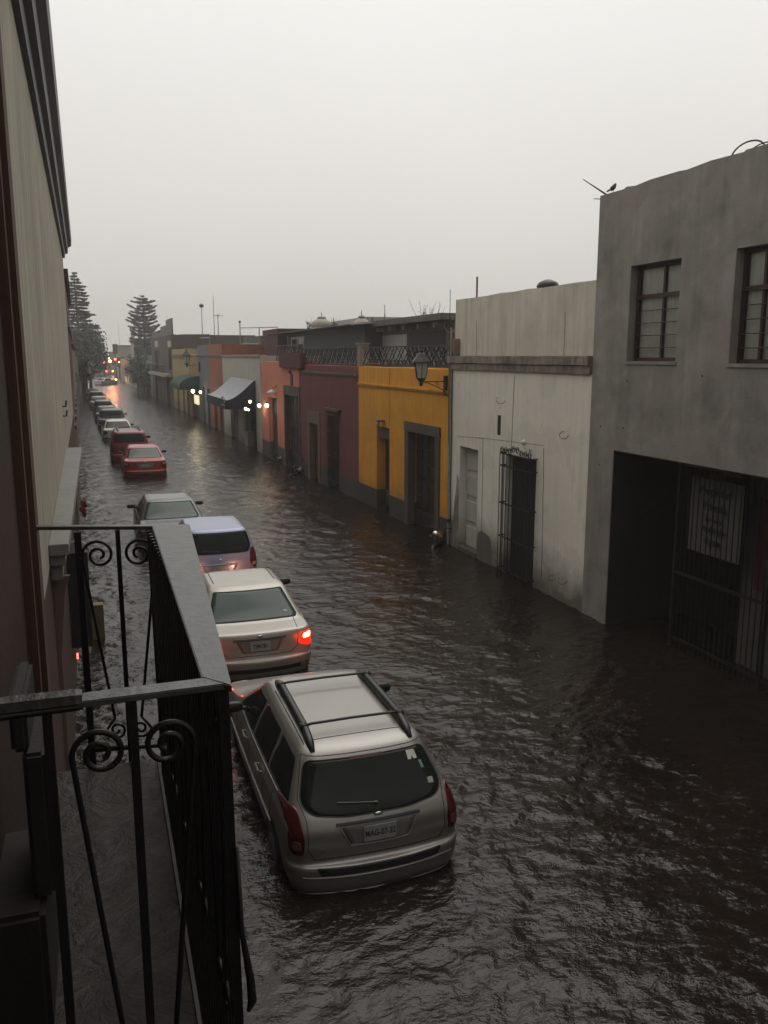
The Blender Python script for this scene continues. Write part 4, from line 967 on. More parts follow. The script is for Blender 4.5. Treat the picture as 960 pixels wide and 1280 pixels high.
for i in range(n + 1):
    x = Fl.W * i / n; rings.append([bm.verts.new((x, y, z + random.uniform(-.006, .006))) for y, z in prof])
for p, q in zip(rings, rings[1:]):
    for k in range(len(prof)): bm.faces.new((p[k], p[(k + 1) % 9], q[(k + 1) % 9], q[k]))
bm.faces.new(rings[0]); bm.faces.new(rings[-1][::-1]); obj('cornice', bm, mc, Fl.o)
x0 = 7.6 - 3.35; x1 = 15.9 - 3.35
bm = NB()
prism(bm, [(x0, -.002), (x0, -.165), (x1, -.27), (x1, -.002)], 3.10, 3.20); prism(bm, [(x0 + .05, -.003), (x0 + .05, -.13), (x1 - .05, -.2), (x1 - .05, -.003)], 3.0, 3.098); prism(bm, [(x0 + .1, -.003), (x0 + .1, -.1), (x1 - .1, -.1), (x1 - .1, -.003)], 2.86, 2.998)
obj('ledge', bm, plaster('wet_ledge_stone', (.24, .235, .22), .7, .4, rough=.45), Fl.o, bevel=.006)
bm = NB(); 
for xx in (x0 + .25,):
    prism(bm, [(-.003, 2.855), (-.15, 2.855), (-.135, 2.79), (-.115, 2.77), (-.10, 2.70), (-.06, 2.35), (-.035, 2.1), (-.035, .9), (-.003, .9)], 0, .05)
    bm.transform(Matrix(((0, 0, 1, xx), (1, 0, 0, 0), (0, 1, 0, 0), (0, 0, 0, 1))))
obj('corbel', bm, plaster('corbel_tan', (.17, .115, .09), .8, .3), Fl.o)
for px, py in ((77, 508), (78, 520)):
    p = onX(px, py, -.58); bm = NB()
    tube(bm, [(p.y - 3.35, -.002, p.z), (p.y - 3.35, -.06, p.z), (p.y - 3.35, -.07, p.z + .1)], .015, 5)
    obj('wall_hook', bm, M['iron'], Fl.o)
# things hanging below the ledge
p = onX(101, 660, -.40)
bm = NB(); tube(bm, [(p.x - .03, p.y, 3.05), (p.x - .03, p.y, ROAD_Z)], .018, 8)
for z in (2.6, 2.1, 1.6, 1.1): tube(bm, [(p.x - .03, p.y, z), (p.x - .03, p.y, z + .05)], .025, 8)
tag(obj('conduit_pipe', bm, plain('conduit_grey', (.28, .26, .23), .5)), 'pale vertical conduit below the wet stone ledge', 'pipe')
p = onX(107, 745, -.31)
bs = thing('blade_sign', 'dark shop sign hanging under the left ledge with white curved rim', 'sign', (p.x, p.y, 1.7))
bm = NB(); box(bm, -.22, .06, 0, .05, -.9, .45); obj('panel', bm, M['interior'], bs)
bm = NB(); tube(bm, [(-.08 + .17 * math.cos(q), .02, .45 + .16 * math.sin(q)) for q in np.linspace(-.5, 2.4, 14)], .014, 6); obj('rim', bm, plain_get('rim_white', (.6, .6, .58)), bs)
p = onX(106, 637, -.29)
bm = NB(); foliage_mass(bm, (p.x, p.y, p.z), .12, 160, .03, 5, (.7, 1, 1.2)); tag(obj('red_flowers', bm, plain_get('red_petals', (.35, .05, .04), .7)), 'small bunch of red flowers at the end of the left ledge', 'flowers')
p = onX(97, 820, -.30); bm = NB(); tube(bm, [(p.x, p.y, p.z - .025), (p.x, p.y, p.z + .025)], .008, 8); tag(obj('indicator_light', bm, M['bulb_red']), 'tiny red indicator lamp on the lower left wall', 'lamp')
p = onZ(124, 800, .0); bm = NB(); box(bm, p.x - .12, p.x + .10, p.y, p.y + .2, ROAD_Z, .62); o = tag(obj('yellow_crate', bm, plain('yellow_plastic', (.16, .13, .05), .6), bevel=.01), 'dull yellow crate standing in the water by the left wall', 'crate')
# farther left houses
def left_house(name, label, y0, y1, h, col, wins=3):
    F = Front(name, label, 'house', (interp(L_LINE, y0), y0), (interp(L_LINE, y1), y1))
    ops = []
    for i in range(wins):
        x = F.W * (i + .5) / wins; ops.append((x - .5, x + .5, -1, 2.4))
        if h > 6: ops.append((x - .5, x + .5, 3.6, 5.6))
    obj('wall', wall_bm(F.W, h, h, .3, ops, .01), plaster(name + '_plaster', col, .75, .4), F.o)
    for q in ops:
        bm = NB(); box(bm, q[0], q[1], .15, .2, max(q[2], ROAD_Z), q[3]); obj('shutter', bm, M['wood'], F.o)
        bm = NB(); box(bm, q[0] - .15, q[1] + .15, -.06, -.002, q[3] + .02, q[3] + .14); obj('lintel', bm, M['stone'], F.o)
    trim(F, 0, F.W, h - .2, h, .12, M['stone'], 'cornice')
    bm = NB(); box(bm, 0.01, F.W - .01, .302, 8, ROAD_Z, h - .05); obj('side_wall', bm, M['concrete'], F.o); return F
zbh = onX(91, 322, -.62); 
left_house('red_brown_house', 'red-brown house just past the cream one on the left', 28.05, 46, 7.4, (.13, .05, .042), 4)
left_house('grey_row_house', 'grey terrace house in the left row before the pine', 46.05, 74, 5.4, (.16, .15, .14), 5)
left_house('dark_row_house', 'darkest terrace house in the left row beside the bushy trees', 74.05, 108, 5.0, (.10, .09, .085), 6)
left_house('far_row_house', 'last pale terrace house on the left before the junction', 108.05, 135, 4.5, (.24, .22, .2), 4)
p = onY(111, 462, 62)
lamp_lantern('street_lantern', 'left-side wall lantern with pale glass hanging over the parked cars', (interp(L_LINE, 62), 62, p.z - .4), (1, 0, 0), max(.3, p.x - interp(L_LINE, 62)), 1.25)

# ---- trees on the far left and behind the right houses (Norfolk pines)
def pine(label, px, ybase, ytop, Yd, rmax, seed, tiers, droop=.1, shape=1.0, leafn=26):
    p = onY(px, 470, Yd); top = onY(px, ytop, Yd).z; rs = random.Random(seed)
    t = thing('norfolk_pine', label, 'tree', (p.x, Yd, 0), group='tall tiered pines')
    bm = NB(); tube(bm, [(0, 0, ROAD_Z), (.05, 0, top * .5), (0, 0, top)], [.38, .22, .03], 8); obj('trunk', bm, M['bark'], t)
    bm = NB(); bt = NB(); z0 = ybase
    for k in range(tiers):
        f = k / (tiers - 1); z = z0 + (top - z0) * f ** .93; R = rmax * ((1 - f) ** shape * .93 + .07) * rs.uniform(.82, 1.12)
        nb = 7 if R > 1 else 5
        for j in range(nb):
            a = 2 * PI * (j + rs.random() * .7) / nb; L = R * rs.uniform(.5, 1.15); up = L * rs.uniform(.05, .28) * (1 - droop)
            d = Vector((math.cos(a), math.sin(a), 0)); pts = [Vector((0, 0, z)) + d * L * s + Vector((0, 0, up * s * s - L * droop * s)) for s in (0, .35, .7, 1)]
            tube(bt, pts, [.07, .05, .035, .015], 4, False)
            side = d.cross(Vector((0, 0, 1)))
            nn = max(6, int(leafn * L / 2))
            for q in range(nn):
                s = rs.uniform(.22, 1.0); b0 = Vector((0, 0, z)) + d * L * s + Vector((0, 0, up * s * s - L * droop * s)); w_ = L * .34 * (1.15 - s) + .1
                P = b0 + side * rs.uniform(-w_, w_) + Vector((0, 0, rs.uniform(-.06, .16)))
                e1 = (d + side * rs.uniform(-.8, .8) + Vector((0, 0, rs.uniform(-.1, .4)))).normalized() * rs.uniform(.18, .36); e2 = side * rs.uniform(.05, .1) + Vector((0, 0, rs.uniform(.03, .09)))
                vs = [bm.verts.new(P - e1), bm.verts.new(P - e2), bm.verts.new(P + e1), bm.verts.new(P + e2)]; bm.faces.new(vs)
    obj('branches', bt, M['bark'], t); obj('crown', bm, M['foliage2'], t)
pine('tall narrow dark pine above the left row of houses', 101, 5, 342, 128, 4.1, 3, 26, .22, .75, 60)
pine('rounded open tiered pine behind the far right houses', 183, 6.5, 371, 150, 3.1, 8, 14, -.12, .36, 90)
for i, (px, Yd, zc_, rr, n) in enumerate(((106, 118, 6.0, 2.9, 5200), (112, 126, 4.4, 2.2, 3000), (103, 105, 3.6, 1.6, 1800))):
    p = onY(px, 460, Yd); t = thing('broadleaf_tree', ('big dark leafy tree in front of the tall pine', 'spreading dark tree nearest the traffic lights', 'low dark tree overhanging the last parked cars')[i], 'tree', (p.x, Yd, 0), group='dark leafy trees on the far left')
    bm = NB(); tube(bm, [(0, 0, ROAD_Z), (.1, 0, zc_ * .5), (0, .2, zc_)], [.25, .18, .08], 7); tube(bm, [(.1, 0, zc_ * .5), (1, .2, zc_)], [.12, .05], 5); obj('trunk', bm, M['bark'], t)
    bm = NB(); foliage_mass(bm, (0, 0, zc_), rr, n, .2, 20 + i, (1, 1, 1.15)); obj('crown', bm, M['foliage'], t)

# ---- far junction lights
def traffic_light(label, px, ytop, Yd, lit):
    p = onY(px, ytop, Yd); t = thing('traffic_light', label, 'traffic light', (p.x, Yd, 0), group='traffic lights at the far junction')
    bm = NB(); tube(bm, [(0, 0, ROAD_Z), (0, 0, p.z)], .1, 8); obj('pole', bm, M['iron'], t)
    bm = NB(); box(bm, -.45, .45, -.2, .2, p.z - 1.9, p.z); obj('signal_head', bm, M['iron'], t, bevel=.05)
    bm = NB(); tube(bm, [(0, -.22, p.z - .4 - .55 * lit), (0, -.3, p.z - .4 - .55 * lit)], .14, 10); obj('lens', bm, (M['bulb_red'], M['bulb_orange'], plain_get('lens_off', (.05, .05, .05)))[lit], t)
traffic_light('dark unlit traffic signal standing highest over the far junction', 143.5, 430, 175, 2)
traffic_light('red traffic signal left of the orange glow', 130, 450, 185, 0)
traffic_light('amber traffic signal right of the orange glow', 148.5, 447, 190, 1)
for i, (px, py, r, mm_, w_, lab) in enumerate(((137.5, 451.5, .36, 'bulb_orange', 80, 'largest orange street light glowing over the far junction'), (134.5, 444, .16, 'bulb_warm', 100, 'small whitish lamp above the orange street light'), (136, 447.5, .17, 'bulb_orange', 50, 'small orange lamp just above the largest one'), (144, 449, .26, 'bulb_red', 120, 'red brake light cluster right of the orange street light'), (129, 454, .2, 'bulb_red', 50, 'red lamp left of the orange street light'), (133, 464, .18, 'bulb_red', 30, 'low red lamp above the far silver car'), (141, 464, .16, 'bulb_orange', 30, 'low orange lamp above the far headlights'))):
    p = onY(px, py, 170); t = thing('distant_lamp', lab, 'lamp', (p.x, p.y, p.z), group='lamps of the far junction')
    r *= .8; bm = NB(); lathe(bm, [(r * .3, -r), (r * .85, -r * .5), (r, 0), (r * .85, r * .5), (r * .3, r)], n=12); obj('bulb', bm, M[mm_], t, True)
    bm = NB(); tube(bm, [(0, r * 1.1, -p.z + ROAD_Z), (0, r * 1.1, r)], .06, 6); obj('post', bm, M['iron'], t)
    l = bpy.data.lights.new('lamp_light', 'POINT'); l.energy = w_; l.color = (1, .5, .2) if 'orange' in mm_ else ((1, .8, .5) if 'warm' in mm_ else (1, .15, .08)); l.shadow_soft_size = r
    lo = bpy.data.objects.new('lamp_light', l); COL.objects.link(lo); lo.parent = t; lo.location = (0, -r * 1.5, 0)
a = onY(116.5, 445, 160); b = onY(124, 452, 160)
bm = NB(); tube(bm, [a, b], .3, 8); tag(obj('neon_sign', bm, emis('neon_red', (1, .12, .12), 1.6)), 'slanting red lit sign at the far left of the junction', 'sign')
# car places (x, y, heading) and haze density
WX, WY, WR = 2.22, 6.58, 0.0
SX, SY, SR = 2.12, 12.0, 0.0
HX, HY, HR = 2.22, 17.0, 0.0
QX, QY, QR = 1.62, 21.0, 0.0
AX, AY, AR = 1.68, 34.6, 0.0
BX, BY, BR = 1.3, 39.9, 0.0
HAZE = 0.0015

# ============================================================ CARS
def catmull(P, sub):
    P = np.array(P, float); out = []
    n = len(P)
    for i in range(n - 1):
        p0, p1, p2, p3 = P[max(i - 1, 0)], P[i], P[i + 1], P[min(i + 2, n - 1)]
        for k in range(sub):
            t = k / sub
            q = .5 * ((2 * p1) + (p2 - p0) * t + (2 * p0 - 5 * p1 + 4 * p2 - p3) * t * t + (3 * p1 - p0 - 3 * p2 + p3) * t ** 3)
            out.append(q)
    out.append(P[-1]); return np.array(out)
def bodymesh(levels, L, ring=72, sub=4):
    """levels: (z, rear y, front y, half width, squareness, end bow)"""
    A = catmull(levels, sub); bm = NB(); R_ = []
    for z, r, f, w, n, bow in A:
        row = []
        for k in range(ring):
            th = 2 * PI * (k + .5) / ring; c, s = math.cos(th), math.sin(th)
            # even spacing on the flat runs
            mid = (r + f) / 2; hl_ = (f - r) / 2
            rc = min(w * .9, hl_ * .9, .16 if n > 4.5 else .3)
            u = (k + .5) / ring * 4; q = int(u); u -= q      # four quarters: right-front, left-front, left-rear, right-rear
            if q in (1, 3): u = 1 - u
            # u=0 at the side middle, u=1 at the end middle
            if u < .42: px_, py_ = w, (hl_ - rc) * (u / .42)
            elif u < .72: a_ = (u - .42) / .30 * PI / 2; px_, py_ = w - rc + rc * math.cos(a_), hl_ - rc + rc * math.sin(a_)
            else: px_, py_ = (w - rc) * (1 - (u - .72) / .28), hl_
            sx_ = 1 if q in (0, 3) else -1; sy_2 = 1 if q in (0, 1) else -1
            x = px_ * sx_; ty = py_ / hl_ * sy_2
            x *= 1 - .07 * max(0, ty) ** 2.5 - .035 * max(0, -ty) ** 3
            e = min(1, abs(ty)) ** 3
            y = mid + py_ * sy_2 - sy_2 * bow * 1.35 * (abs(x) / max(w, .01)) ** 2.2 * max(0, (e - .5) * 2)
            row.append(bm.verts.new((x, y, z)))
        R_.append(row)
    for a, b in zip(R_, R_[1:]):
        for k in range(ring): bm.faces.new((a[k], a[(k + 1) % ring], b[(k + 1) % ring], b[k]))
    bm.faces.new(R_[0][::-1]); bm.faces.new(R_[-1])
    return bm
def rounded(pts, r, n=5):
    out = []; m = len(pts)
    for i in range(m):
        p = Vector(pts[i]); a = Vector(pts[i - 1]); b = Vector(pts[(i + 1) % m])
        ra = min(r, (a - p).length * .45); rb = min(r, (b - p).length * .45)
        s = p + (a - p).normalized() * ra; e = p + (b - p).normalized() * rb
        for k in range(n + 1):
            t = k / n; out.append(s * (1 - t) ** 2 + p * 2 * t * (1 - t) + e * t * t)
    # subdivide long edges
    o2 = []
    for i, p in enumerate(out):
        q = out[(i + 1) % len(out)]; k = max(1, int((q - p).length / .06))
        for j in range(k): o2.append(p + (q - p) * j / k)
    return o2
class Proj:
    def __init__(s, bm): bm.normal_update(); s.t = BVHTree.FromBMesh(bm); 
    def hit(s, a, b, d):
        """d: 'rear','front' (a=x,b=z)  'left','right' (a=y,b=z)  'top' (a=x,b=y)"""
        if d == 'rear': o, v = Vector((a, -3, b)), Vector((0, 1, 0))
        elif d == 'front': o, v = Vector((a, 9, b)), Vector((0, -1, 0))
        elif d == 'left': o, v = Vector((-3, a, b)), Vector((1, 0, 0))
        elif d == 'right': o, v = Vector((3, a, b)), Vector((-1, 0, 0))
        else: o, v = Vector((a, b, 4)), Vector((0, 0, -1))
        h, nrm, _, _ = s.t.ray_cast(o, v)
        if h is None: return None, None
        if nrm.dot(v) > 0: nrm = -nrm
        return h, nrm
    def panel(s, poly, d, off=.004, r=.04, rings=9, sunk=.012):
        P = rounded([Vector(p) for p in poly], r); c = sum(P, Vector((0, 0))) / len(P); bm = NB(); prev = None
        ctr, cn = s.hit(c.x, c.y, d)
        if ctr is None: return bm
        for k in range(rings, 0, -1):
            row = []
            for p in P:
                q = c + (p - c) * (k / rings); h, nn = s.hit(q.x, q.y, d)
                if h is None: h, nn = ctr, cn
                row.append((h, nn))
            vs = [bm.verts.new(h + nn * off) for h, nn in row]
            if prev is None:
                sk_ = [bm.verts.new(h - nn * sunk) for h, nn in row]
                for i in range(len(vs)): bm.faces.new((sk_[i], sk_[(i + 1) % len(vs)], vs[(i + 1) % len(vs)], vs[i]))
            else:
                for i in range(len(vs)): bm.faces.new((prev[i], prev[(i + 1) % len(vs)], vs[(i + 1) % len(vs)], vs[i]))
            prev = vs
        cv = bm.verts.new(ctr + cn * off)
        for i in range(len(prev)): bm.faces.new((prev[i], prev[(i + 1) % len(prev)], cv))
        return bm
    def line(s, bm, pts, d, r=.005, off=.0, closed=False, step=.05, n=5):
        P = [Vector(p) for p in pts]
        if closed: P.append(P[0])
        Q = []
        for a, b in zip(P, P[1:]):
            k = max(1, int((b - a).length / step))
            for j in range(k): Q.append(a + (b - a) * j / k)
        Q.append(P[-1]); H = []
        for q in Q:
            h, nn = s.hit(q.x, q.y, d)
            if h is not None: H.append(h + nn * off)
        if len(H) > 1: tube(bm, H, r, n)

LV = {}
LV['wagon'] = (4.46, [(.17, .16, 4.30, .72, 5, .08), (.27, .05, 4.38, .80, 5, .10), (.36, .01, 4.43, .835, 5, .11), (.50, .00, 4.46, .85, 5, .11), (.545, .01, 4.44, .855, 5, .11), (.575, .075, 4.42, .855, 5.5, .08), (.70, .08, 4.34, .86, 5.5, .06), (.76, .085, 4.2, .855, 5.5, .06), (.85, .09, 3.85, .845, 5.5, .06),
    (.92, .12, 3.5, .82, 5.5, .06), (.99, .17, 3.27, .79, 5.5, .06), (1.12, .30, 3.02, .74, 5.5, .06), (1.25, .42, 2.82, .685, 5.5, .06), (1.36, .52, 2.66, .635, 5.5, .05), (1.405, .58, 2.58, .60, 5.5, .05), (1.435, .68, 2.48, .55, 5.5, .04), (1.455, .88, 2.3, .43, 5, .02), (1.465, 1.2, 2.0, .2, 4, 0)])
LV['sedan'] = (4.37, [(.17, .16, 4.22, .72, 5, .08), (.27, .05, 4.30, .79, 5, .11), (.40, .01, 4.35, .83, 5, .12), (.53, .00, 4.37, .85, 5, .12), (.57, .05, 4.34, .85, 5, .09), (.70, .07, 4.28, .853, 5.5, .09), (.82, .08, 4.1, .845, 5.5, .09), (.92, .10, 3.85, .83, 5.5, .08),
    (.955, .15, 3.5, .815, 5.5, .08), (.98, .34, 3.22, .80, 5.5, .06), (1.005, .50, 3.10, .785, 5.5, .05), (1.10, .68, 2.92, .745, 5.5, .05), (1.22, .87, 2.70, .69, 5.5, .05), (1.34, 1.06, 2.48, .635, 5.5, .05), (1.385, 1.15, 2.38, .60, 5.5, .05), (1.415, 1.27, 2.25, .53, 5.5, .04), (1.43, 1.5, 2.05, .38, 5, .02), (1.435, 1.7, 1.95, .2, 4, 0)])
LV['hatch'] = (3.60, [(.17, .12, 3.46, .68, 5, .10), (.27, .04, 3.54, .745, 5, .12), (.42, .00, 3.60, .78, 5, .12), (.58, .00, 3.60, .795, 5, .12), (.63, .06, 3.55, .80, 5, .10), (.78, .07, 3.42, .80, 5.5, .09), (.90, .08, 3.2, .79, 5.5, .08),
    (1.0, .11, 2.95, .775, 5.5, .08), (1.10, .15, 2.72, .75, 5.5, .08), (1.25, .23, 2.50, .70, 5.5, .08), (1.38, .31, 2.25, .65, 5.5, .07), (1.46, .37, 2.08, .61, 5.5, .06), (1.50, .46, 1.95, .56, 5.5, .05), (1.52, .65, 1.8, .42, 5, .02), (1.527, .9, 1.6, .2, 4, 0)])
LV['suv'] = (4.5, [(.25, .12, 4.36, .76, 5, .08), (.35, .04, 4.44, .83, 5, .10), (.50, .00, 4.50, .86, 5, .10), (.62, .0, 4.50, .875, 5, .10), (.67, .06, 4.46, .88, 5.5, .08), (.85, .07, 4.36, .88, 5.5, .07), (1.0, .08, 4.1, .87, 5.5, .06),
    (1.10, .10, 3.5, .85, 5.5, .06), (1.18, .12, 3.2, .83, 5.5, .06), (1.35, .18, 3.0, .79, 5.5, .06), (1.52, .24, 2.78, .735, 5.5, .05), (1.62, .30, 2.6, .69, 5.5, .05), (1.66, .38, 2.48, .65, 5.5, .04), (1.69, .6, 2.3, .5, 5, .02), (1.695, .9, 2.0, .25, 4, 0)])
LV['pickup'] = (4.9, [(.30, .10, 4.76, .78, 5, .06), (.40, .03, 4.84, .85, 5, .08), (.60, .00, 4.90, .88, 5.5, .08), (.75, .04, 4.86, .885, 6, .06), (.95, .05, 4.6, .88, 6, .05),
    (1.04, .06, 4.3, .87, 6, .05), (1.07, .5, 3.7, .86, 6, .05), (1.08, 1.55, 3.6, .84, 6, .05), (1.12, 1.62, 3.5, .82, 6, .05), (1.30, 1.72, 3.25, .77, 6, .05), (1.48, 1.82, 3.0, .71, 6, .05), (1.56, 1.9, 2.85, .67, 6, .04), (1.60, 2.05, 2.7, .55, 5, .02), (1.61, 2.2, 2.5, .3, 4, 0)])
WIN = {
 'wagon': dict(rear=[(-.585, 1.345), (.585, 1.345), (.69, 1.06), (.60, .985), (.3, .955), (-.3, .955), (-.60, .985), (-.69, 1.06)],
   front=[(-.57, 1.34), (.57, 1.34), (.70, 1.0), (-.70, 1.0)],
   side=[[(.52, 1.09), (.70, 1.33), (1.22, 1.345), (1.27, .985), (.46, 1.00)], [(1.34, .98), (1.30, 1.345), (2.0, 1.345), (2.09, .965)], [(2.17, .965), (2.08, 1.345), (2.52, 1.325), (3.02, .99), (3.0, .955)]],
   tail=[(.715, 1.02), (.75, 1.04), (.80, .96), (.818, .80), (.815, .70), (.78, .66), (.70, .665), (.69, .80)], wheel=(.86, 3.48)),
 'sedan': dict(rear=[(-.545, 1.355), (.545, 1.355), (.69, 1.035), (.66, 1.018), (-.66, 1.018), (-.69, 1.035)],
   front=[(-.56, 1.33), (.56, 1.33), (.70, 1.02), (-.70, 1.02)],
   side=[[(.90, 1.06), (1.24, 1.33), (1.74, 1.345), (1.84, 1.005), (.88, 1.03)], [(1.93, 1.0), (1.83, 1.345), (2.34, 1.325), (2.90, 1.01), (2.88, .99)]],
   tail=[(.62, .89), (.80, .90), (.842, .80), (.835, .68), (.76, .66), (.60, .72)], wheel=(.82, 3.42)),
 'hatch': dict(rear=[(-.60, 1.44), (.60, 1.44), (.66, 1.16), (.60, 1.04), (-.60, 1.04), (-.66, 1.16)],
   front=[(-.56, 1.42), (.56, 1.42), (.68, 1.08), (-.68, 1.08)],
   side=[[(.42, 1.12), (.52, 1.40), (1.15, 1.44), (1.22, 1.03), (.45, 1.06)], [(1.30, 1.03), (1.24, 1.44), (1.95, 1.41), (2.42, 1.09), (2.4, 1.02)]],
   tail=[(.64, 1.09), (.70, 1.14), (.745, 1.06), (.785, .86), (.775, .72), (.70, .70), (.62, .84)], wheel=(.58, 2.92)),
 'suv': dict(rear=[(-.62, 1.58), (.62, 1.58), (.73, 1.18), (-.73, 1.18)], front=[(-.62, 1.58), (.62, 1.58), (.74, 1.2), (-.74, 1.2)],
   side=[[(.45, 1.2), (.50, 1.55), (1.2, 1.58), (1.25, 1.17)], [(1.33, 1.17), (1.3, 1.58), (1.95, 1.58), (2.05, 1.15)], [(2.13, 1.15), (2.03, 1.58), (2.5, 1.55), (2.98, 1.18)]],
   tail=[(.76, 1.08), (.82, 1.08), (.865, .98), (.868, .76), (.76, .76)], wheel=(.9, 3.55)),
 'pickup': dict(rear=[(-.60, 1.50), (.60, 1.50), (.66, 1.18), (-.66, 1.18)], front=[(-.6, 1.5), (.6, 1.5), (.7, 1.16), (-.7, 1.16)],
   side=[[(1.95, 1.14), (2.0, 1.5), (2.8, 1.5), (3.2, 1.16)]],
   tail=[(.77, .98), (.86, .98), (.875, .80), (.875, .66), (.77, .66)], wheel=(.95, 3.9)),
}
def car(name, label, cat, kind, col, x, y, rz=0.0, group='cars parked along the left kerb', metal=.5, glass_m=None, detail=2, plate=None, lit=False, roofrack=False, z=ROAD_Z, dark_strip=True, badge=None, rough=.38, mirrors=(-1, 1)):
    L, lv = LV[kind]; wd = WIN[kind]
    t = thing(name, label, cat, (x, y, z), rz, group)
    pm = paint(name + '_paint', col, metal, rough); gm = glass_m or M['glass']
    bm = bodymesh(lv, L, 96 if detail > 1 else 64, 4)
    P = Proj(bm); obj('body', bm, pm, t, True)
    obj('rear_window', P.panel(wd['rear'], 'rear', .004, .07 if kind != 'sedan' else .03), gm, t, True)
    if detail > 1:
        bm = NB(); pts = rounded([Vector(p) for p in wd['rear']], .07 if kind != 'sedan' else .03); P.line(bm, pts, 'rear', .006, .002, True); obj('window_seal', bm, M['rubber'], t)
    obj('windshield', P.panel(wd['front'], 'front', .004, .05), gm, t, True)
    for s in ('left', 'right'):
        for w in wd['side']:
            o = obj('side_window', P.panel(w, s, .004, .035), gm, t, True)
    # lights
    for sgn in (-1, 1):
        tp = [(sgn * a, b) for a, b in wd['tail']]
        o = obj('tail_light', P.panel(tp, 'rear', .010, .03), M['tail_lit'] if (lit and sgn > -2) else M['tail_red'], t, True)
        if detail > 1:
            zz = [b for a, b in wd['tail']]; zm, zn = min(zz), max(zz); xa = sum(a for a, b in wd['tail']) / len(wd['tail'])
            if kind == 'sedan': c_ = [(xa - .07, zm + .13), (xa + .055, zm + .13), (xa + .055, zm + .215), (xa - .07, zm + .20)]
            else: c_ = [(xa - .04, zm + .05), (xa + .035, zm + .05), (xa + .03, zm + .13), (xa - .035, zm + .13)]
            obj('reverse_lamp', P.panel([(sgn * a, b) for a, b in c_], 'rear', .014, .03), M['tail_lit_hot'] if lit else (M['tail_clear'] if kind != 'wagon' else plain_get('reverse_smoked', (.13, .05, .045), .2)), o, True)
        hp = [(sgn * a, b) for a, b in ((.48, .72), (.74, .74), (.76, .62), (.50, .60))]
        obj('headlight', P.panel([(a, b + (.1 if kind in ('suv', 'pickup') else 0)) for a, b in hp], 'front', .008, .03), M['tail_clear'], t, True)
    # seams and mouldings
    if detail > 1:
        bm = NB()
        sd = wd['side']; zb_ = .42
        for s in ('left', 'right'):
            xs = [(w[-2][0] + (0)) for w in sd]
            for w0, w1 in zip(sd, sd[1:]):
                a = (max(p[0] for p in w0 if p[1] < 1.2) + min(p[0] for p in w1 if p[1] < 1.2)) / 2
                P.line(bm, [(a, 1.32), (a + .01, .95), (a, zb_)], s, .0045, -.001)
            fr = max(p[0] for p in sd[-1]); P.line(bm, [(fr + .02, .97), (fr + .03, .6), (fr, zb_)], s, .0045, -.001)
            P.line(bm, [(sd[0][0][0] - .05 + .45, .93 if kind != 'hatch' else 1.0), (sd[0][0][0] + .45, zb_)], s, .0045, -.001)
            P.line(bm, [(.9, .40), (3.3 if L > 4 else 2.7, .40)], s, .0045, -.001)
        if kind == 'wagon':
            P.line(bm, [(-.60, .60), (-.66, .70), (-.66, .96), (-.70, 1.08), (-.60, 1.37)], 'rear', .005, -.001); P.line(bm, [(.60, .60), (.66, .70), (.66, .96), (.70, 1.08), (.60, 1.37)], 'rear', .005, -.001)
            P.line(bm, [(-.60, 1.375), (.60, 1.375)], 'rear', .005, -.001); P.line(bm, [(-.62, .605), (.62, .605)], 'rear', .006, 0)
            P.line(bm, [(-.50, .78), (.50, .78)], 'top', .006, -.001)
            for q in (-1, 1): P.line(bm, [(q * .545, .75), (q * .545, 2.1)], 'top', .007, 0)
        elif kind == 'sedan':
            P.line(bm, [(-.60, .93), (-.585, .70), (-.48, .615), (.48, .615), (.585, .70), (.60, .93)], 'rear', .005, -.001)
            P.line(bm, [(-.60, .20), (-.62, .62)], 'top', .005, 0); P.line(bm, [(.60, .20), (.62, .62)], 'top', .005, 0)
            for q in (-1, 1): P.line(bm, [(q * .50, 1.45), (q * .50, 2.15)], 'top', .008, 0)
        else:
            P.line(bm, [(-.64, .62), (-.64, 1.0), (-.66, 1.2)], 'rear', .005, -.001); P.line(bm, [(.64, .62), (.64, 1.0), (.66, 1.2)], 'rear', .005, -.001); P.line(bm, [(-.64, .63), (.64, .63)], 'rear', .006, 0)
        obj('panel_gap', bm, M['seam'], t)
    # bumper strip
    if detail > 1 and dark_strip:
        if kind == 'wagon':
            bm = P.panel([(-.60, .545), (.60, .545), (.56, .475), (-.56, .475)], 'rear', .004, .015, 5); obj('bumper_strip', bm, M['black_plastic'], t, True)
            bm = NB(); P.line(bm, [(-.72, .455), (-.4, .452), (.4, .452), (.72, .455)], 'rear', .009, .0); P.line(bm, [(-.74, .27), (.74, .27)], 'rear', .010, .0); obj('bumper_crease', bm, pm, t)
        if kind == 'sedan':
            bm = P.panel([(-.74, .43), (.74, .43), (.74, .36), (-.74, .36)], 'rear', .006, .015, 5); obj('bumper_strip', bm, M['black_plastic'], t, True)
    for s in ('left', 'right'):
        bm = NB(); P.line(bm, [(.9, .60), (L - 1.0, .58)], s, .016 if kind == 'wagon' else .012, .004); obj('side_moulding', bm, pm if kind != 'suv' else M['black_plastic'], t)
        if detail > 1:
            bm = NB(); sd = wd['side']; P.line(bm, [(min(p[0] for p in sd[0]) + .02, sd[0][-1][1] - .03), (max(p[0] for p in sd[-1]) - .05, sd[-1][-1][1] - .022)], s, .007, .003); obj('window_trim', bm, M['steel'], t)
            bm = NB()
            for w in sd[-2:] if len(sd) > 1 else sd:
                a = min(p[0] for p in w if p[1] < 1.2) + .08; h0, nn = P.hit(a, .86, s); h1, n1 = P.hit(a + .18, .865, s)
                if h0: tube(bm, [h0, h0 + nn * .035, h1 + n1 * .035, h1], .012, 6)
            obj('door_handle', bm, pm, t)
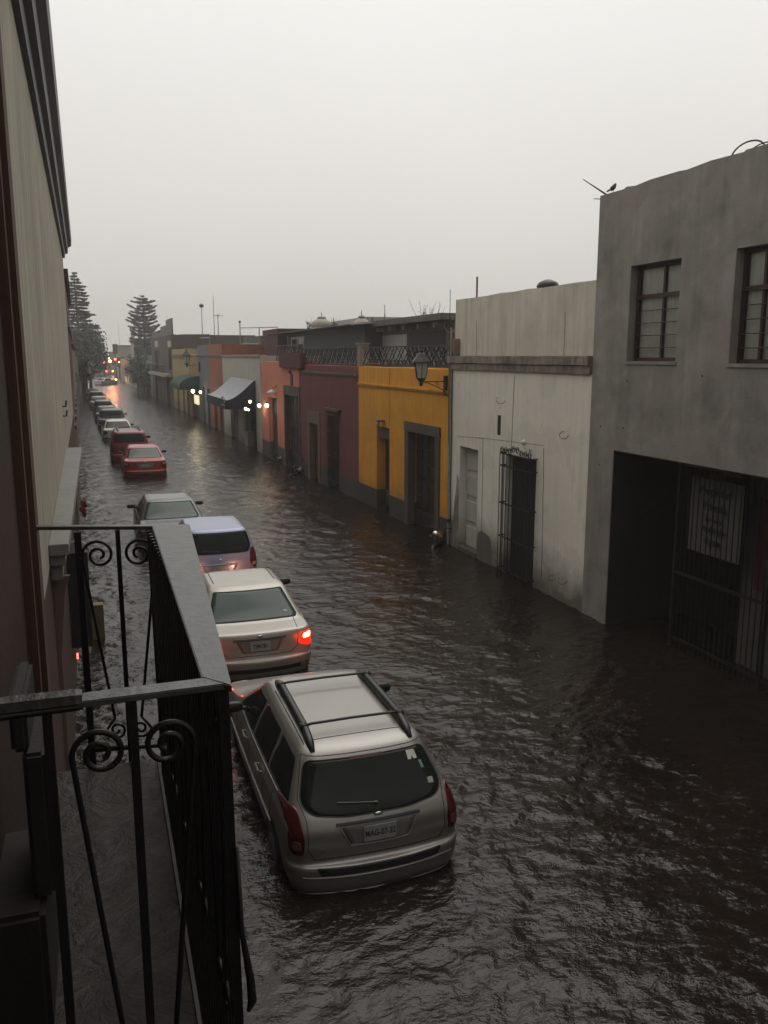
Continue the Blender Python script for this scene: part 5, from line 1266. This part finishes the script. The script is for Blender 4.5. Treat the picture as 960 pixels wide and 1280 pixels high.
    # wheels and arches
    for wy in wd['wheel']:
        for s, sg in (('left', -1), ('right', 1)):
            pts = [(wy + .37 * math.cos(q), .30 + .37 * math.sin(q)) for q in np.linspace(0, 2 * PI, 20, endpoint=False)]
            pts = [(a, max(b, .19)) for a, b in pts]
            obj('wheel_arch', P.panel(pts, s, .003, .02, 6), M['seam'], t, True)
            h, nn = P.hit(wy, .45, s)
            xx = sg * (abs(h.x) if h else .8)
            bm = NB(); tube(bm, [(xx - sg * .18, wy, .30), (xx - sg * .02, wy, .30), (xx + sg * .012, wy, .30)], [.30, .30, .275], 24); w_ = obj('wheel', bm, M['rubber'], t, True)
            bm = NB(); tube(bm, [(xx + sg * .004, wy, .30), (xx + sg * .018, wy, .30)], [.19, .17], 20); obj('rim', bm, M['steel'], w_)
    # mirrors
    sd = wd['side'][-1]; my = max(p[0] for p in sd) - .28; mz = 1.0 if kind not in ('suv', 'pickup') else 1.16
    for s, sg in (('left', -1), ('right', 1)):
        h, nn = P.hit(my, mz, s)
        if h is None or sg not in mirrors: continue
        bm = NB(); tube(bm, [h, h + Vector((sg * .07, .0, .01))], [.03, .025], 8)
        c = h + Vector((sg * .15, .0, .035))
        for k in range(1): 
            R_ = []
            for (yy, sc_) in ((-.035, .92), (-.02, 1.0), (.03, .95), (.07, .6)):
                R_.append([bm.verts.new((c.x + sc_ * .105 * math.copysign(abs(math.cos(q)) ** .7, math.cos(q)), c.y + yy, c.z + sc_ * .06 * math.copysign(abs(math.sin(q)) ** .8, math.sin(q)))) for q in np.linspace(0, 2 * PI, 16, endpoint=False)])
            for a, b in zip(R_, R_[1:]):
                for q in range(16): bm.faces.new((a[q], a[(q + 1) % 16], b[(q + 1) % 16], b[q]))
            bm.faces.new(R_[0]); bm.faces.new(R_[-1])
        obj('mirror', bm, M['black_plastic'], t, True)
    # plate
    pz = {'wagon': .80, 'sedan': .76, 'hatch': .72, 'suv': .86, 'pickup': .66}[kind]
    if detail > 1:
        if kind in ('wagon', 'sedan', 'hatch'):
            o = obj('plate_recess', P.panel([(-.36, pz + .085), (.36, pz + .085), (.27, pz - .095), (-.27, pz - .095)], 'rear', .002, .03, 5), M[kind + '_recess'] if kind + '_recess' in M else pm, t, True)
        bm = NB(); P.line(bm, [(-.40, pz + .105), (.40, pz + .105)], 'rear', .016, .006); obj('tailgate_handle', bm, M['black_plastic'] if kind != 'hatch' else pm, t)
        if kind == 'wagon':
            bm = NB(); P.line(bm, [(-.37, pz + .08), (-.28, pz - .09), (-.15, pz - .1), (.15, pz - .1), (.28, pz - .09), (.37, pz + .08)], 'rear', .008, .002); obj('recess_edge', bm, pm, t)
    h, nn = P.hit(0, pz, 'rear')
    tilt = math.atan2(nn.z, -nn.y)
    Mx = Matrix.Translation(h + nn * .012) @ Matrix.Rotation(PI / 2 - tilt, 4, 'X')
    bm = NB(); box(bm, -.155, .155, -.075, .075, 0, .006); bm.transform(Mx); pl = obj('license_plate', bm, M['plate'], t)
    if plate:
        tb = text_bm(plate, .082, .001, .0015); tb.transform(Mx @ Matrix.Translation((0, -.002, .0075)) @ Matrix.Diagonal((.74, 1, 1, 1))); obj('lettering', tb, M['ink'], pl)
    if badge:
        h, nn = P.hit(-.55, .70, 'rear'); Mb = Matrix.Translation(h + nn * .005) @ Matrix.Rotation(-.12, 4, 'Z') @ Matrix.Rotation(PI / 2, 4, 'X'); tb = text_bm(badge, .06, .002); tb.transform(Mb); obj('badge_lettering', tb, M['chrome'], t)
    if detail > 1:
        h, nn = P.hit(0, pz + .145 if kind != 'hatch' else .93, 'rear'); bm = NB(); lathe(bm, [(.001, -.003), (.045, .0), (.04, .006), (.001, .008)], n=20)
        bm.transform(Matrix.Translation(h + nn * .006) @ Matrix.Rotation(PI / 2, 4, 'X') @ Matrix.Diagonal((1, .42, 1, 1))); obj('emblem', bm, M['chrome'], t, True)
    if roofrack:
        zt = max(a[0] for a in lv)
        for sg in (-1, 1):
            bm = NB(); pts = []
            for k, q in enumerate(np.linspace(0, 1, 16)):
                yy = .62 + 1.72 * q if kind == 'wagon' else .5 + 1.9 * q; h, nn = P.hit(sg * (.49 - .01 * q), yy, 'top')
                lift = .055 * min(1, 5 * q, 5 * (1 - q)); pts.append(h + Vector((0, 0, lift)))
            tube(bm, pts, [.024] + [.042] * 14 + [.024], 10)
            for k in (1, 7, 13): tube(bm, [pts[k], pts[k] - Vector((0, 0, .07))], .022, 6)
            obj('roof_rail', bm, M['black_plastic'], t, True)
        for q in ((.19, .83) if kind == 'wagon' else (.3, .7)):
            bm = NB(); yy = .62 + 1.72 * q if kind == 'wagon' else .5 + 1.9 * q; h, _ = P.hit(.0, yy, 'top')
            tube(bm, [(-.50, yy, h.z + .055), (-.42, yy, h.z + .075), (0, yy, h.z + .08), (.42, yy, h.z + .075), (.50, yy, h.z + .055)], .015, 8)
            for sg in (-1, 1): box(bm, sg * .50 - .035, sg * .50 + .035, yy - .03, yy + .03, h.z + .035, h.z + .085)
            obj('crossbar', bm, M['black_plastic'], t, True)
    if detail > 1 and kind in ('wagon', 'hatch'):
        zw = wd['rear'][-2][1] + .0; h, nn = P.hit(0.0, zw + .03, 'rear'); bm = NB()
        a, na = P.hit(.02, zw + .05, 'rear'); pts = []
        for q in np.linspace(0, 1, 7):
            hh, n2 = P.hit(.0 - .36 * q, zw + .035 + .03 * q, 'rear'); pts.append(hh + n2 * .018)
        tube(bm, pts, .006, 5); lathe(bm, [(.02, 0), (.018, .02)], h, 8); obj('rear_wiper', bm, M['black_plastic'], t)
    return t, P

M['wagon_recess'] = plain('recess_wagon', (.20, .19, .18), .5, .2)
M['sedan_recess'] = plain('recess_sedan', (.26, .24, .22), .5, .2)
silver = (.40, .385, .36)
CARS_DONE = {}
t, P1 = car('silver_estate_car', 'silver estate car with black roof rails, nearest, standing in floodwater', 'car', 'wagon', (.29, .275, .25), WX, WY, WR, roofrack=True, plate='MAG-07-32', badge='Focus', metal=.55, rough=.4)
for (pts, mt) in (([(.40, 1.325), (.485, 1.322), (.50, 1.255), (.465, 1.255), (.45, 1.295), (.44, 1.255), (.405, 1.258)], 'st1'), ([(.505, 1.24), (.535, 1.235), (.55, 1.18), (.52, 1.18)], 'st2'), ([(.555, 1.11), (.61, 1.105), (.61, 1.065), (.555, 1.07)], 'st3')):
    obj('window_sticker', P1.panel(pts, 'rear', .007, .006, 3, 0), plain_get('sticker_' + mt, {'st1': (.62, .62, .52), 'st2': (.16, .22, .2), 'st3': (.30, .30, .26)}[mt]), t)
bm = P1.panel([(-.16, 1.35), (.16, 1.35), (.16, 1.325), (-.16, 1.325)], 'rear', .009, .008, 3, 0); obj('brake_lamp', bm, M['tail_red'], t)
t, P2 = car('champagne_sedan', 'champagne saloon with glowing right tail light, directly ahead of the silver estate', 'car', 'sedan', (.39, .36, .315), SX, SY, SR, plate='TSM-781', lit=True, metal=.3, glass_m=M['glass_green'])
obj('window_sticker', P2.panel([(.49, 1.10), (.55, 1.10), (.55, 1.075), (.49, 1.075)], 'rear', .007, .004, 3, 0), plain_get('sticker_st3', (.5, .5, .45)), t)
for sg in (-1, 1):   # its own tail and head lamps are on
    l = bpy.data.lights.new('tail_glow', 'POINT'); l.energy = 1.0; l.color = (1, .08, .02); l.shadow_soft_size = .06; lo = bpy.data.objects.new('tail_glow', l); COL.objects.link(lo); lo.parent = t; lo.location = (sg * .76, -.12, .80)
    l = bpy.data.lights.new('headlamp_beam', 'SPOT'); l.energy = 12; l.color = (1, .36, .18); l.spot_size = math.radians(95); l.spot_blend = .8; l.shadow_soft_size = .05
    lo = bpy.data.objects.new('headlamp_beam', l); COL.objects.link(lo); lo.parent = t; lo.location = (sg * .55, 4.48, .68); lo.rotation_euler = (math.radians(90 + 8), 0, 0)
car('lavender_hatchback', 'small lavender-blue hatchback lit orange by the saloon headlamps behind it', 'car', 'hatch', (.25, .28, .41), HX, HY, HR, metal=.3, badge=None, glass_m=M['glass'], mirrors=())
car('pale_silver_sedan', 'grey-green car with wet pale roof and black mirrors ahead of the lavender hatchback', 'car', 'sedan', (.07, .07, .062), QX, QY, QR, metal=.3, glass_m=M['glass_green'])
car('red_sedan', 'bright red saloon behind the red sport utility car', 'car', 'sedan', (.32, .018, .012), AX, AY, AR, metal=.1, glass_m=M['glass_green'])
car('red_suv', 'dark red sport utility car with roof rails ahead of the red saloon', 'car', 'suv', (.19, .014, .012), BX, BY, BR, metal=.1, roofrack=True, detail=1)
far = [('white_sedan', 'off-white saloon ahead of the dark red sport utility car', 'sedan', (.42, .41, .36), 146, 50.0), ('black_pickup', 'black pickup truck two cars ahead of the red sport utility car', 'pickup', (.03, .03, .03), 140, 57.0),
       ('dark_grey_sedan', 'dark grey saloon just ahead of the black pickup', 'sedan', (.055, .055, .055), 133.5, 64.5), ('charcoal_hatchback', 'charcoal hatchback fourth beyond the red sport utility car', 'hatch', (.06, .06, .062), 129, 72), 
       ('light_roofed_sedan', 'pale-roofed grey saloon near the far end of the parked row', 'sedan', (.26, .26, .25), 124.5, 81), ('dim_hatchback', 'dim green-grey hatchback last but one in the parked row', 'hatch', (.10, .11, .10), 121, 91), ('last_parked_sedan', 'dim grey saloon, last of the parked row under the leafy trees', 'sedan', (.14, .14, .14), 117.5, 101)]
for nm, lab, kd, cc, px, Yd in far:
    p = onY(px, 500, Yd); car(nm, lab, 'truck' if kd == 'pickup' else 'car', kd, cc, p.x, Yd, .025, metal=.2, detail=1)
p = onY(131, 475, 150); car('silver_crossing_car', 'silver car turning at the far junction', 'car', 'sedan', (.4, .4, .38), p.x - 1.2, 150, math.radians(-40), None, metal=.3, detail=1)
p = onY(140, 470, 172); t, P5 = car('oncoming_car', 'oncoming car with two bright headlights at the far junction', 'car', 'sedan', (.1, .09, .08), p.x, 172, PI, None, metal=.2, detail=1)
for sg in (-1, 1):
    obj('lit_headlight', P5.panel([(sg * .45, .78), (sg * .75, .78), (sg * .75, .58), (sg * .45, .58)], 'front', .03, .05), emis('headlamp_lit', (1, .62, .25), 9), t)
    l = bpy.data.lights.new('headlamp_beam', 'SPOT'); l.energy = 100; l.color = (1, .7, .4); l.spot_size = math.radians(60); lo = bpy.data.objects.new('headlamp_beam', l); COL.objects.link(lo); lo.parent = t; lo.location = (sg * .6, 4.6, .68); lo.rotation_euler = (math.radians(84), 0, 0)

# ============================================================ MOTORBIKES half under water
def motorbike(label, loc, rz, s=1.0, col=(.30, .30, .30), bright=False):
    M['bike_chrome'] = M['chrome'] if bright else M['iron']
    t = thing('motorcycle', label, 'motorcycle', loc, rz, 'motorbikes against the right-hand walls')
    for wy in (0, 1.25):
        bm = NB(); tube(bm, [(.26 * math.cos(q) * 0, wy + .27 * math.cos(q), .30 + .27 * math.sin(q)) for q in np.linspace(0, 2 * PI, 25)], .045, 8, False); w = obj('wheel', bm, M['rubber'], t, True)
        bm = NB(); tube(bm, [(-.05, wy, .3), (.05, wy, .3)], .05, 10)
        for k in range(6): a = PI / 3 * k; tube(bm, [(0, wy, .3), (0, wy + .25 * math.cos(a), .3 + .25 * math.sin(a))], .008, 4)
        obj('rim', bm, M['iron'], w)
    bm = NB(); tube(bm, [(0, .28, .62), (0, .42, .76), (0, .62, .80), (0, .80, .74)], [.06, .13, .13, .07], 12); obj('tank', bm, plain_get('bike_tank%.2f' % col[0], col, .3), t, True)
    bm = NB(); tube(bm, [(0, .72, .74), (0, .95, .76), (0, 1.3, .82), (0, 1.42, .84)], [.08, .11, .11, .05], 10); obj('seat', bm, M['black_plastic'], t, True)
    bm = NB(); tube(bm, [(0, .0, .3), (0, .16, .75), (0, .22, .95)], .028, 8); tube(bm, [(0, .2, .8), (0, .6, .35), (0, 1.0, .4), (0, 1.25, .3)], .025, 6); tube(bm, [(0, .6, .62), (0, 1.3, .72)], .02, 6); obj('frame', bm, M['iron'], t)
    bm = NB(); box(bm, -.12, .12, .45, .78, .28, .55); obj('engine', bm, M['steel'], t, bevel=.03)
    bm = NB(); tube(bm, [(-.36, .36, 1.02), (-.2, .26, 1.06), (0, .2, 1.0), (.2, .26, 1.06), (.36, .36, 1.02)], .014, 8); obj('handlebar', bm, M['iron'], t)
    bm = NB(); tube(bm, [(0, .16, .9), (0, .08, .9), (0, .03, .9)], [.05, .10, .105], 16); obj('headlight', bm, M['bike_chrome'], t, True)
    bm = NB(); tube(bm, [(0, -.27, .5), (0, -.12, .63), (0, .1, .62), (0, .22, .5)], .05, 8); obj('mudguard', bm, M['iron'], t, True)
    for sg in (-1, 1):
        bm = NB(); tube(bm, [(sg * .25, .28, 1.05), (sg * .3, .25, 1.22)], .007, 5); tube(bm, [(sg * .3, .26, 1.25), (sg * .3, .24, 1.25)], .06, 12); obj('mirror', bm, M['black_plastic'], t)
        bm = NB(); tube(bm, [(sg * .05, .1, .86), (sg * .16, .09, .86)], [.012, .03], 8); obj('indicator', bm, plain_get('orange_lens', (.6, .22, .04), .3), t)
    return t
p = onZ(543, 690, 0)
motorbike('half-drowned motorcycle with round chrome headlamp at the yellow and white joint', (7.95, p.y + .5, ROAD_Z - .32), math.radians(-38), col=(.10, .05, .03), bright=True)
p = onZ(356, 585, 0); motorbike('dark motorcycle by the pink house between its two doors', (fac(352, 582).x - .5, fac(352, 582).y, ROAD_Z - .3), math.radians(-90), col=(.03, .03, .03))
p = fac(380, 597); motorbike('dark motorcycle where pink and maroon houses meet', (p.x - .45, p.y, ROAD_Z - .3), math.radians(-60), col=(.04, .03, .03))

# ============================================================ BALCONY IRONWORK in the foreground
RZ = 4.23; FZ = 3.38
bal = thing('balcony_railing', 'black wrought-iron balcony railing with scrollwork and wet flat handrail', 'railing', (0, 1.42, FZ))
def LB(p): return Vector(p) - Vector((0, 1.42, FZ))
def flat_rail(bm, a, b, w, th=.012):
    a, b = Vector(a), Vector(b); d = (b - a).normalized(); s = Vector((-d.y, d.x, 0)) * w / 2
    v = [bm.verts.new(LB(q)) for q in (a - s, b - s, b + s, a + s)] + [bm.verts.new(LB(q) - Vector((0, 0, th))) for q in (a - s, b - s, b + s, a + s)]
    for f in ((0, 1, 2, 3), (7, 6, 5, 4), (0, 4, 5, 1), (1, 5, 6, 2), (2, 6, 7, 3), (3, 7, 4, 0)): bm.faces.new([v[i] for i in f])
bm = NB()
cn = Vector((.185, 1.445, RZ)); cf = Vector((.252, 2.90, RZ)); wn_ = Vector((-.30, 1.44, RZ - .0005)); wf_ = Vector((-.27, 3.06, RZ - .0005))
prism(bm, [tuple(LB(onZ(px, py, RZ)))[:2] for px, py in ((252, 846), (290, 857), (237, 655), (190, 657))], RZ - FZ - .014, RZ - FZ)

flat_rail(bm, wn_, (cn.x + .0, cn.y, RZ - .001), .042); flat_rail(bm, wf_, (cf.x, cf.y, RZ - .001), .034)
obj('handrail', bm, M['rail_top'], bal, bevel=.002)
def scroll(c, r0, sgn, zdir, plane, turns=1.7, n=44):
    """spiral starting on the outer side, over the top, shrinking inwards; plane: function (u,z)->point"""
    pts = []
    for k in range(n + 1):
        q = k / n; th = q * turns * 2 * PI; r = r0 * (1 - .80 * q ** .9)
        pts.append(plane(c[0] + sgn * r * math.cos(th), c[1] + zdir * r * math.sin(th)))
    return pts
def lyre(bm, uc, half, zt, zb, plane, r=.0055, rtop=.060, bot=True, rs=None):
    for sg in (-1, 1):
        c = (uc + sg * (rtop + .010), zt - rtop - .03)
        sp = scroll(c, rtop, sg, 1, plane); st = plane(uc + sg * .045, zb + .16); en = sp[0]
        mid = [st + (en - st) * q + Vector((0, 0, 0)) for q in np.linspace(0, .96, 8)]
        tube(bm, mid + sp, r, 6)
        if bot:
            c2 = (uc + sg * (.040), zb + .115); sp2 = scroll(c2, .036, sg, -1, plane, 1.5, 30); tube(bm, [st] + sp2, r * .9, 6)
pf = lambda u, z: LB((u, 2.98 - (u + .2) * .16, z)); pn = lambda u, z: LB((u, 1.44, z))
zfb = FZ + .045
def postx(px, py, Y): return onY(px, py, Y).x
uc_f = postx(149, 700, 2.92); ul_f = postx(99, 700, 2.96); ur_f = postx(205, 700, 2.9)
for u, r in ((ul_f, .016), (uc_f, .011), (ur_f - .0, .014)):
    bm = NB(); tube(bm, [pf(u, FZ - .05), pf(u, RZ - .013)], r, 4, square=True); obj('post', bm, M['iron'], bal)
bm = NB(); lyre(bm, uc_f, .15, RZ - .012, FZ, pf, rtop=.055); tube(bm, [pf(ul_f, zfb), pf(ur_f, zfb)], .010, 4); obj('scrollwork', bm, M['iron'], bal, True)
uc_n = postx(172, 1000, 1.44); ul_n = postx(67, 1000, 1.44)
for u, r in ((ul_n, .011), (uc_n, .011)):
    bm = NB(); tube(bm, [pn(u, FZ - .05), pn(u, RZ - .013)], r, 4, square=True); obj('post', bm, M['iron'], bal)
bm = NB(); lyre(bm, uc_n, .15, RZ - .03, FZ, pn, rtop=.047); obj('scrollwork', bm, M['iron'], bal, True)
# front panel
n = 31
A_, B_ = Vector((.186, 1.46, 0)), Vector((.142, 2.90, 0))
for k in range(n):
    p = A_ + (B_ - A_) * k / (n - 1); r = .0125 if k in (0, n - 1) else .009
    bm = NB(); tube(bm, [LB((p.x + .012, p.y, FZ - .50)), LB((p.x, p.y, RZ - .013))], r, 4, square=True); obj('baluster', bm, M['iron'], bal)
bm = NB()
for k in range(2, n - 1, 6):
    p = A_ + (B_ - A_) * (k + 1) / (n - 1); dirv = (B_ - A_).normalized()
    pl_ = lambda u, z, p=p, dirv=dirv: LB((p.x + dirv.x * u, p.y + dirv.y * u, z))
    lyre(bm, 0, .1, RZ - .012, FZ, pl_, .005, .05)
obj('scrollwork', bm, M['iron'], bal, True)
# bowed hook hanging outside
p = onY(291, 1180, 1.44); bm = NB(); tube(bm, [LB((A_.x + .012, 1.44, 3.9)), LB((A_.x + .016, 1.44, 3.72)), LB((A_.x + .028, 1.43, 3.62)), LB((A_.x + .030, 1.43, 3.575)), LB((A_.x + .022, 1.43, 3.555))], [.004, .005, .008, .009, .004], 8); obj('side_hook', bm, M['iron'], bal, True)
# balcony floor slab of wet tiles
fl = thing('balcony_floor', 'wet reddish stone balcony floor under the iron railing', 'balcony', (0, 1.42, 0))
m, nt, b_ = newmat('wet_balcony_stone'); v = texco(nt); n1 = noise(nt, v, 5, 6, .65, 2.2); n2 = noise(nt, v, 24, 4, .6, 1.2)
nt.links.new(mixc(nt, rng(nt, n1, .3, .7), (.010, .006, .005), (.026, .018, .015)), b_.inputs['Base Color']); nt.links.new(rng(nt, n2, .3, .7, .3, .6), b_.inputs['Roughness']); bump(nt, b_, n1, .6, .02); b_.inputs['Specular IOR Level'].default_value = .3
bm = NB(); prism(bm, [(-.27, -6), (.125, -6), (.125, 1.5), (-.27, 1.5)], FZ - .12, FZ); obj('slab', bm, m, fl)
bm = NB(); prism(bm, [(.127, -6), (.136, -6), (.136, 1.5), (.127, 1.5)], FZ - .14, FZ + .006); obj('edge_strip', bm, plain_get('edge_stone', (.08, .075, .07)), fl)
# stepped plinth at the foot of the wall and a dark sleeve on the handrail
q0 = onY(27, 945, 1.75); q1 = onY(70, 1120, 1.75)
bm = NB(); box(bm, q0.x, q1.x, 1.75, 2.0, q1.z, q0.z); box(bm, q0.x - .02, q1.x - .03, 1.76, 1.99, q0.z + .001, q0.z + .12)
tag(obj('wall_block', bm, plaster('black_stone', (.03, .026, .024), .7, .3), bevel=.008), 'dark block fixed to the brown wall below the handrail end', 'block')
bm = NB(); box(bm, -.3, q1.x - .02, 1.70, 2.06, FZ + .001, q1.z - .002)
tag(obj('stone_plinth', bm, plaster('plinth_stone', (.035, .028, .024), .6, .5), bevel=.012), 'worn stone plinth on the balcony floor under the dark block', 'plinth')
bm = NB(); e_ = onY(103, 868, 1.45); tube(bm, [LB((-.30, 1.44, RZ - .004)), LB((e_.x - .01, 1.44, RZ - .004)), LB((e_.x, 1.44, RZ - .004))], [.022, .020, .018], 8); obj('rail_dark_sleeve', bm, M['iron'], bal)  # added sleeve, makes the left end of the handrail darker

# ============================================================ AIR: rain haze
bm = NB(); box(bm, -95, 120, -20, 445, -2.2, 27); hz = obj('haze', bm, None); hz['kind'] = 'stuff'
hm = bpy.data.materials.new('rain_haze'); hm.use_nodes = True; nt = hm.node_tree; nt.nodes.clear()
ho = nt.nodes.new('ShaderNodeOutputMaterial'); pv = nt.nodes.new('ShaderNodeVolumePrincipled'); pv.inputs['Color'].default_value = (.86, .85, .83, 1); pv.inputs['Density'].default_value = HAZE; pv.inputs['Anisotropy'].default_value = .2
nt.links.new(pv.outputs[0], ho.inputs['Volume']); hz.data.materials.append(hm)
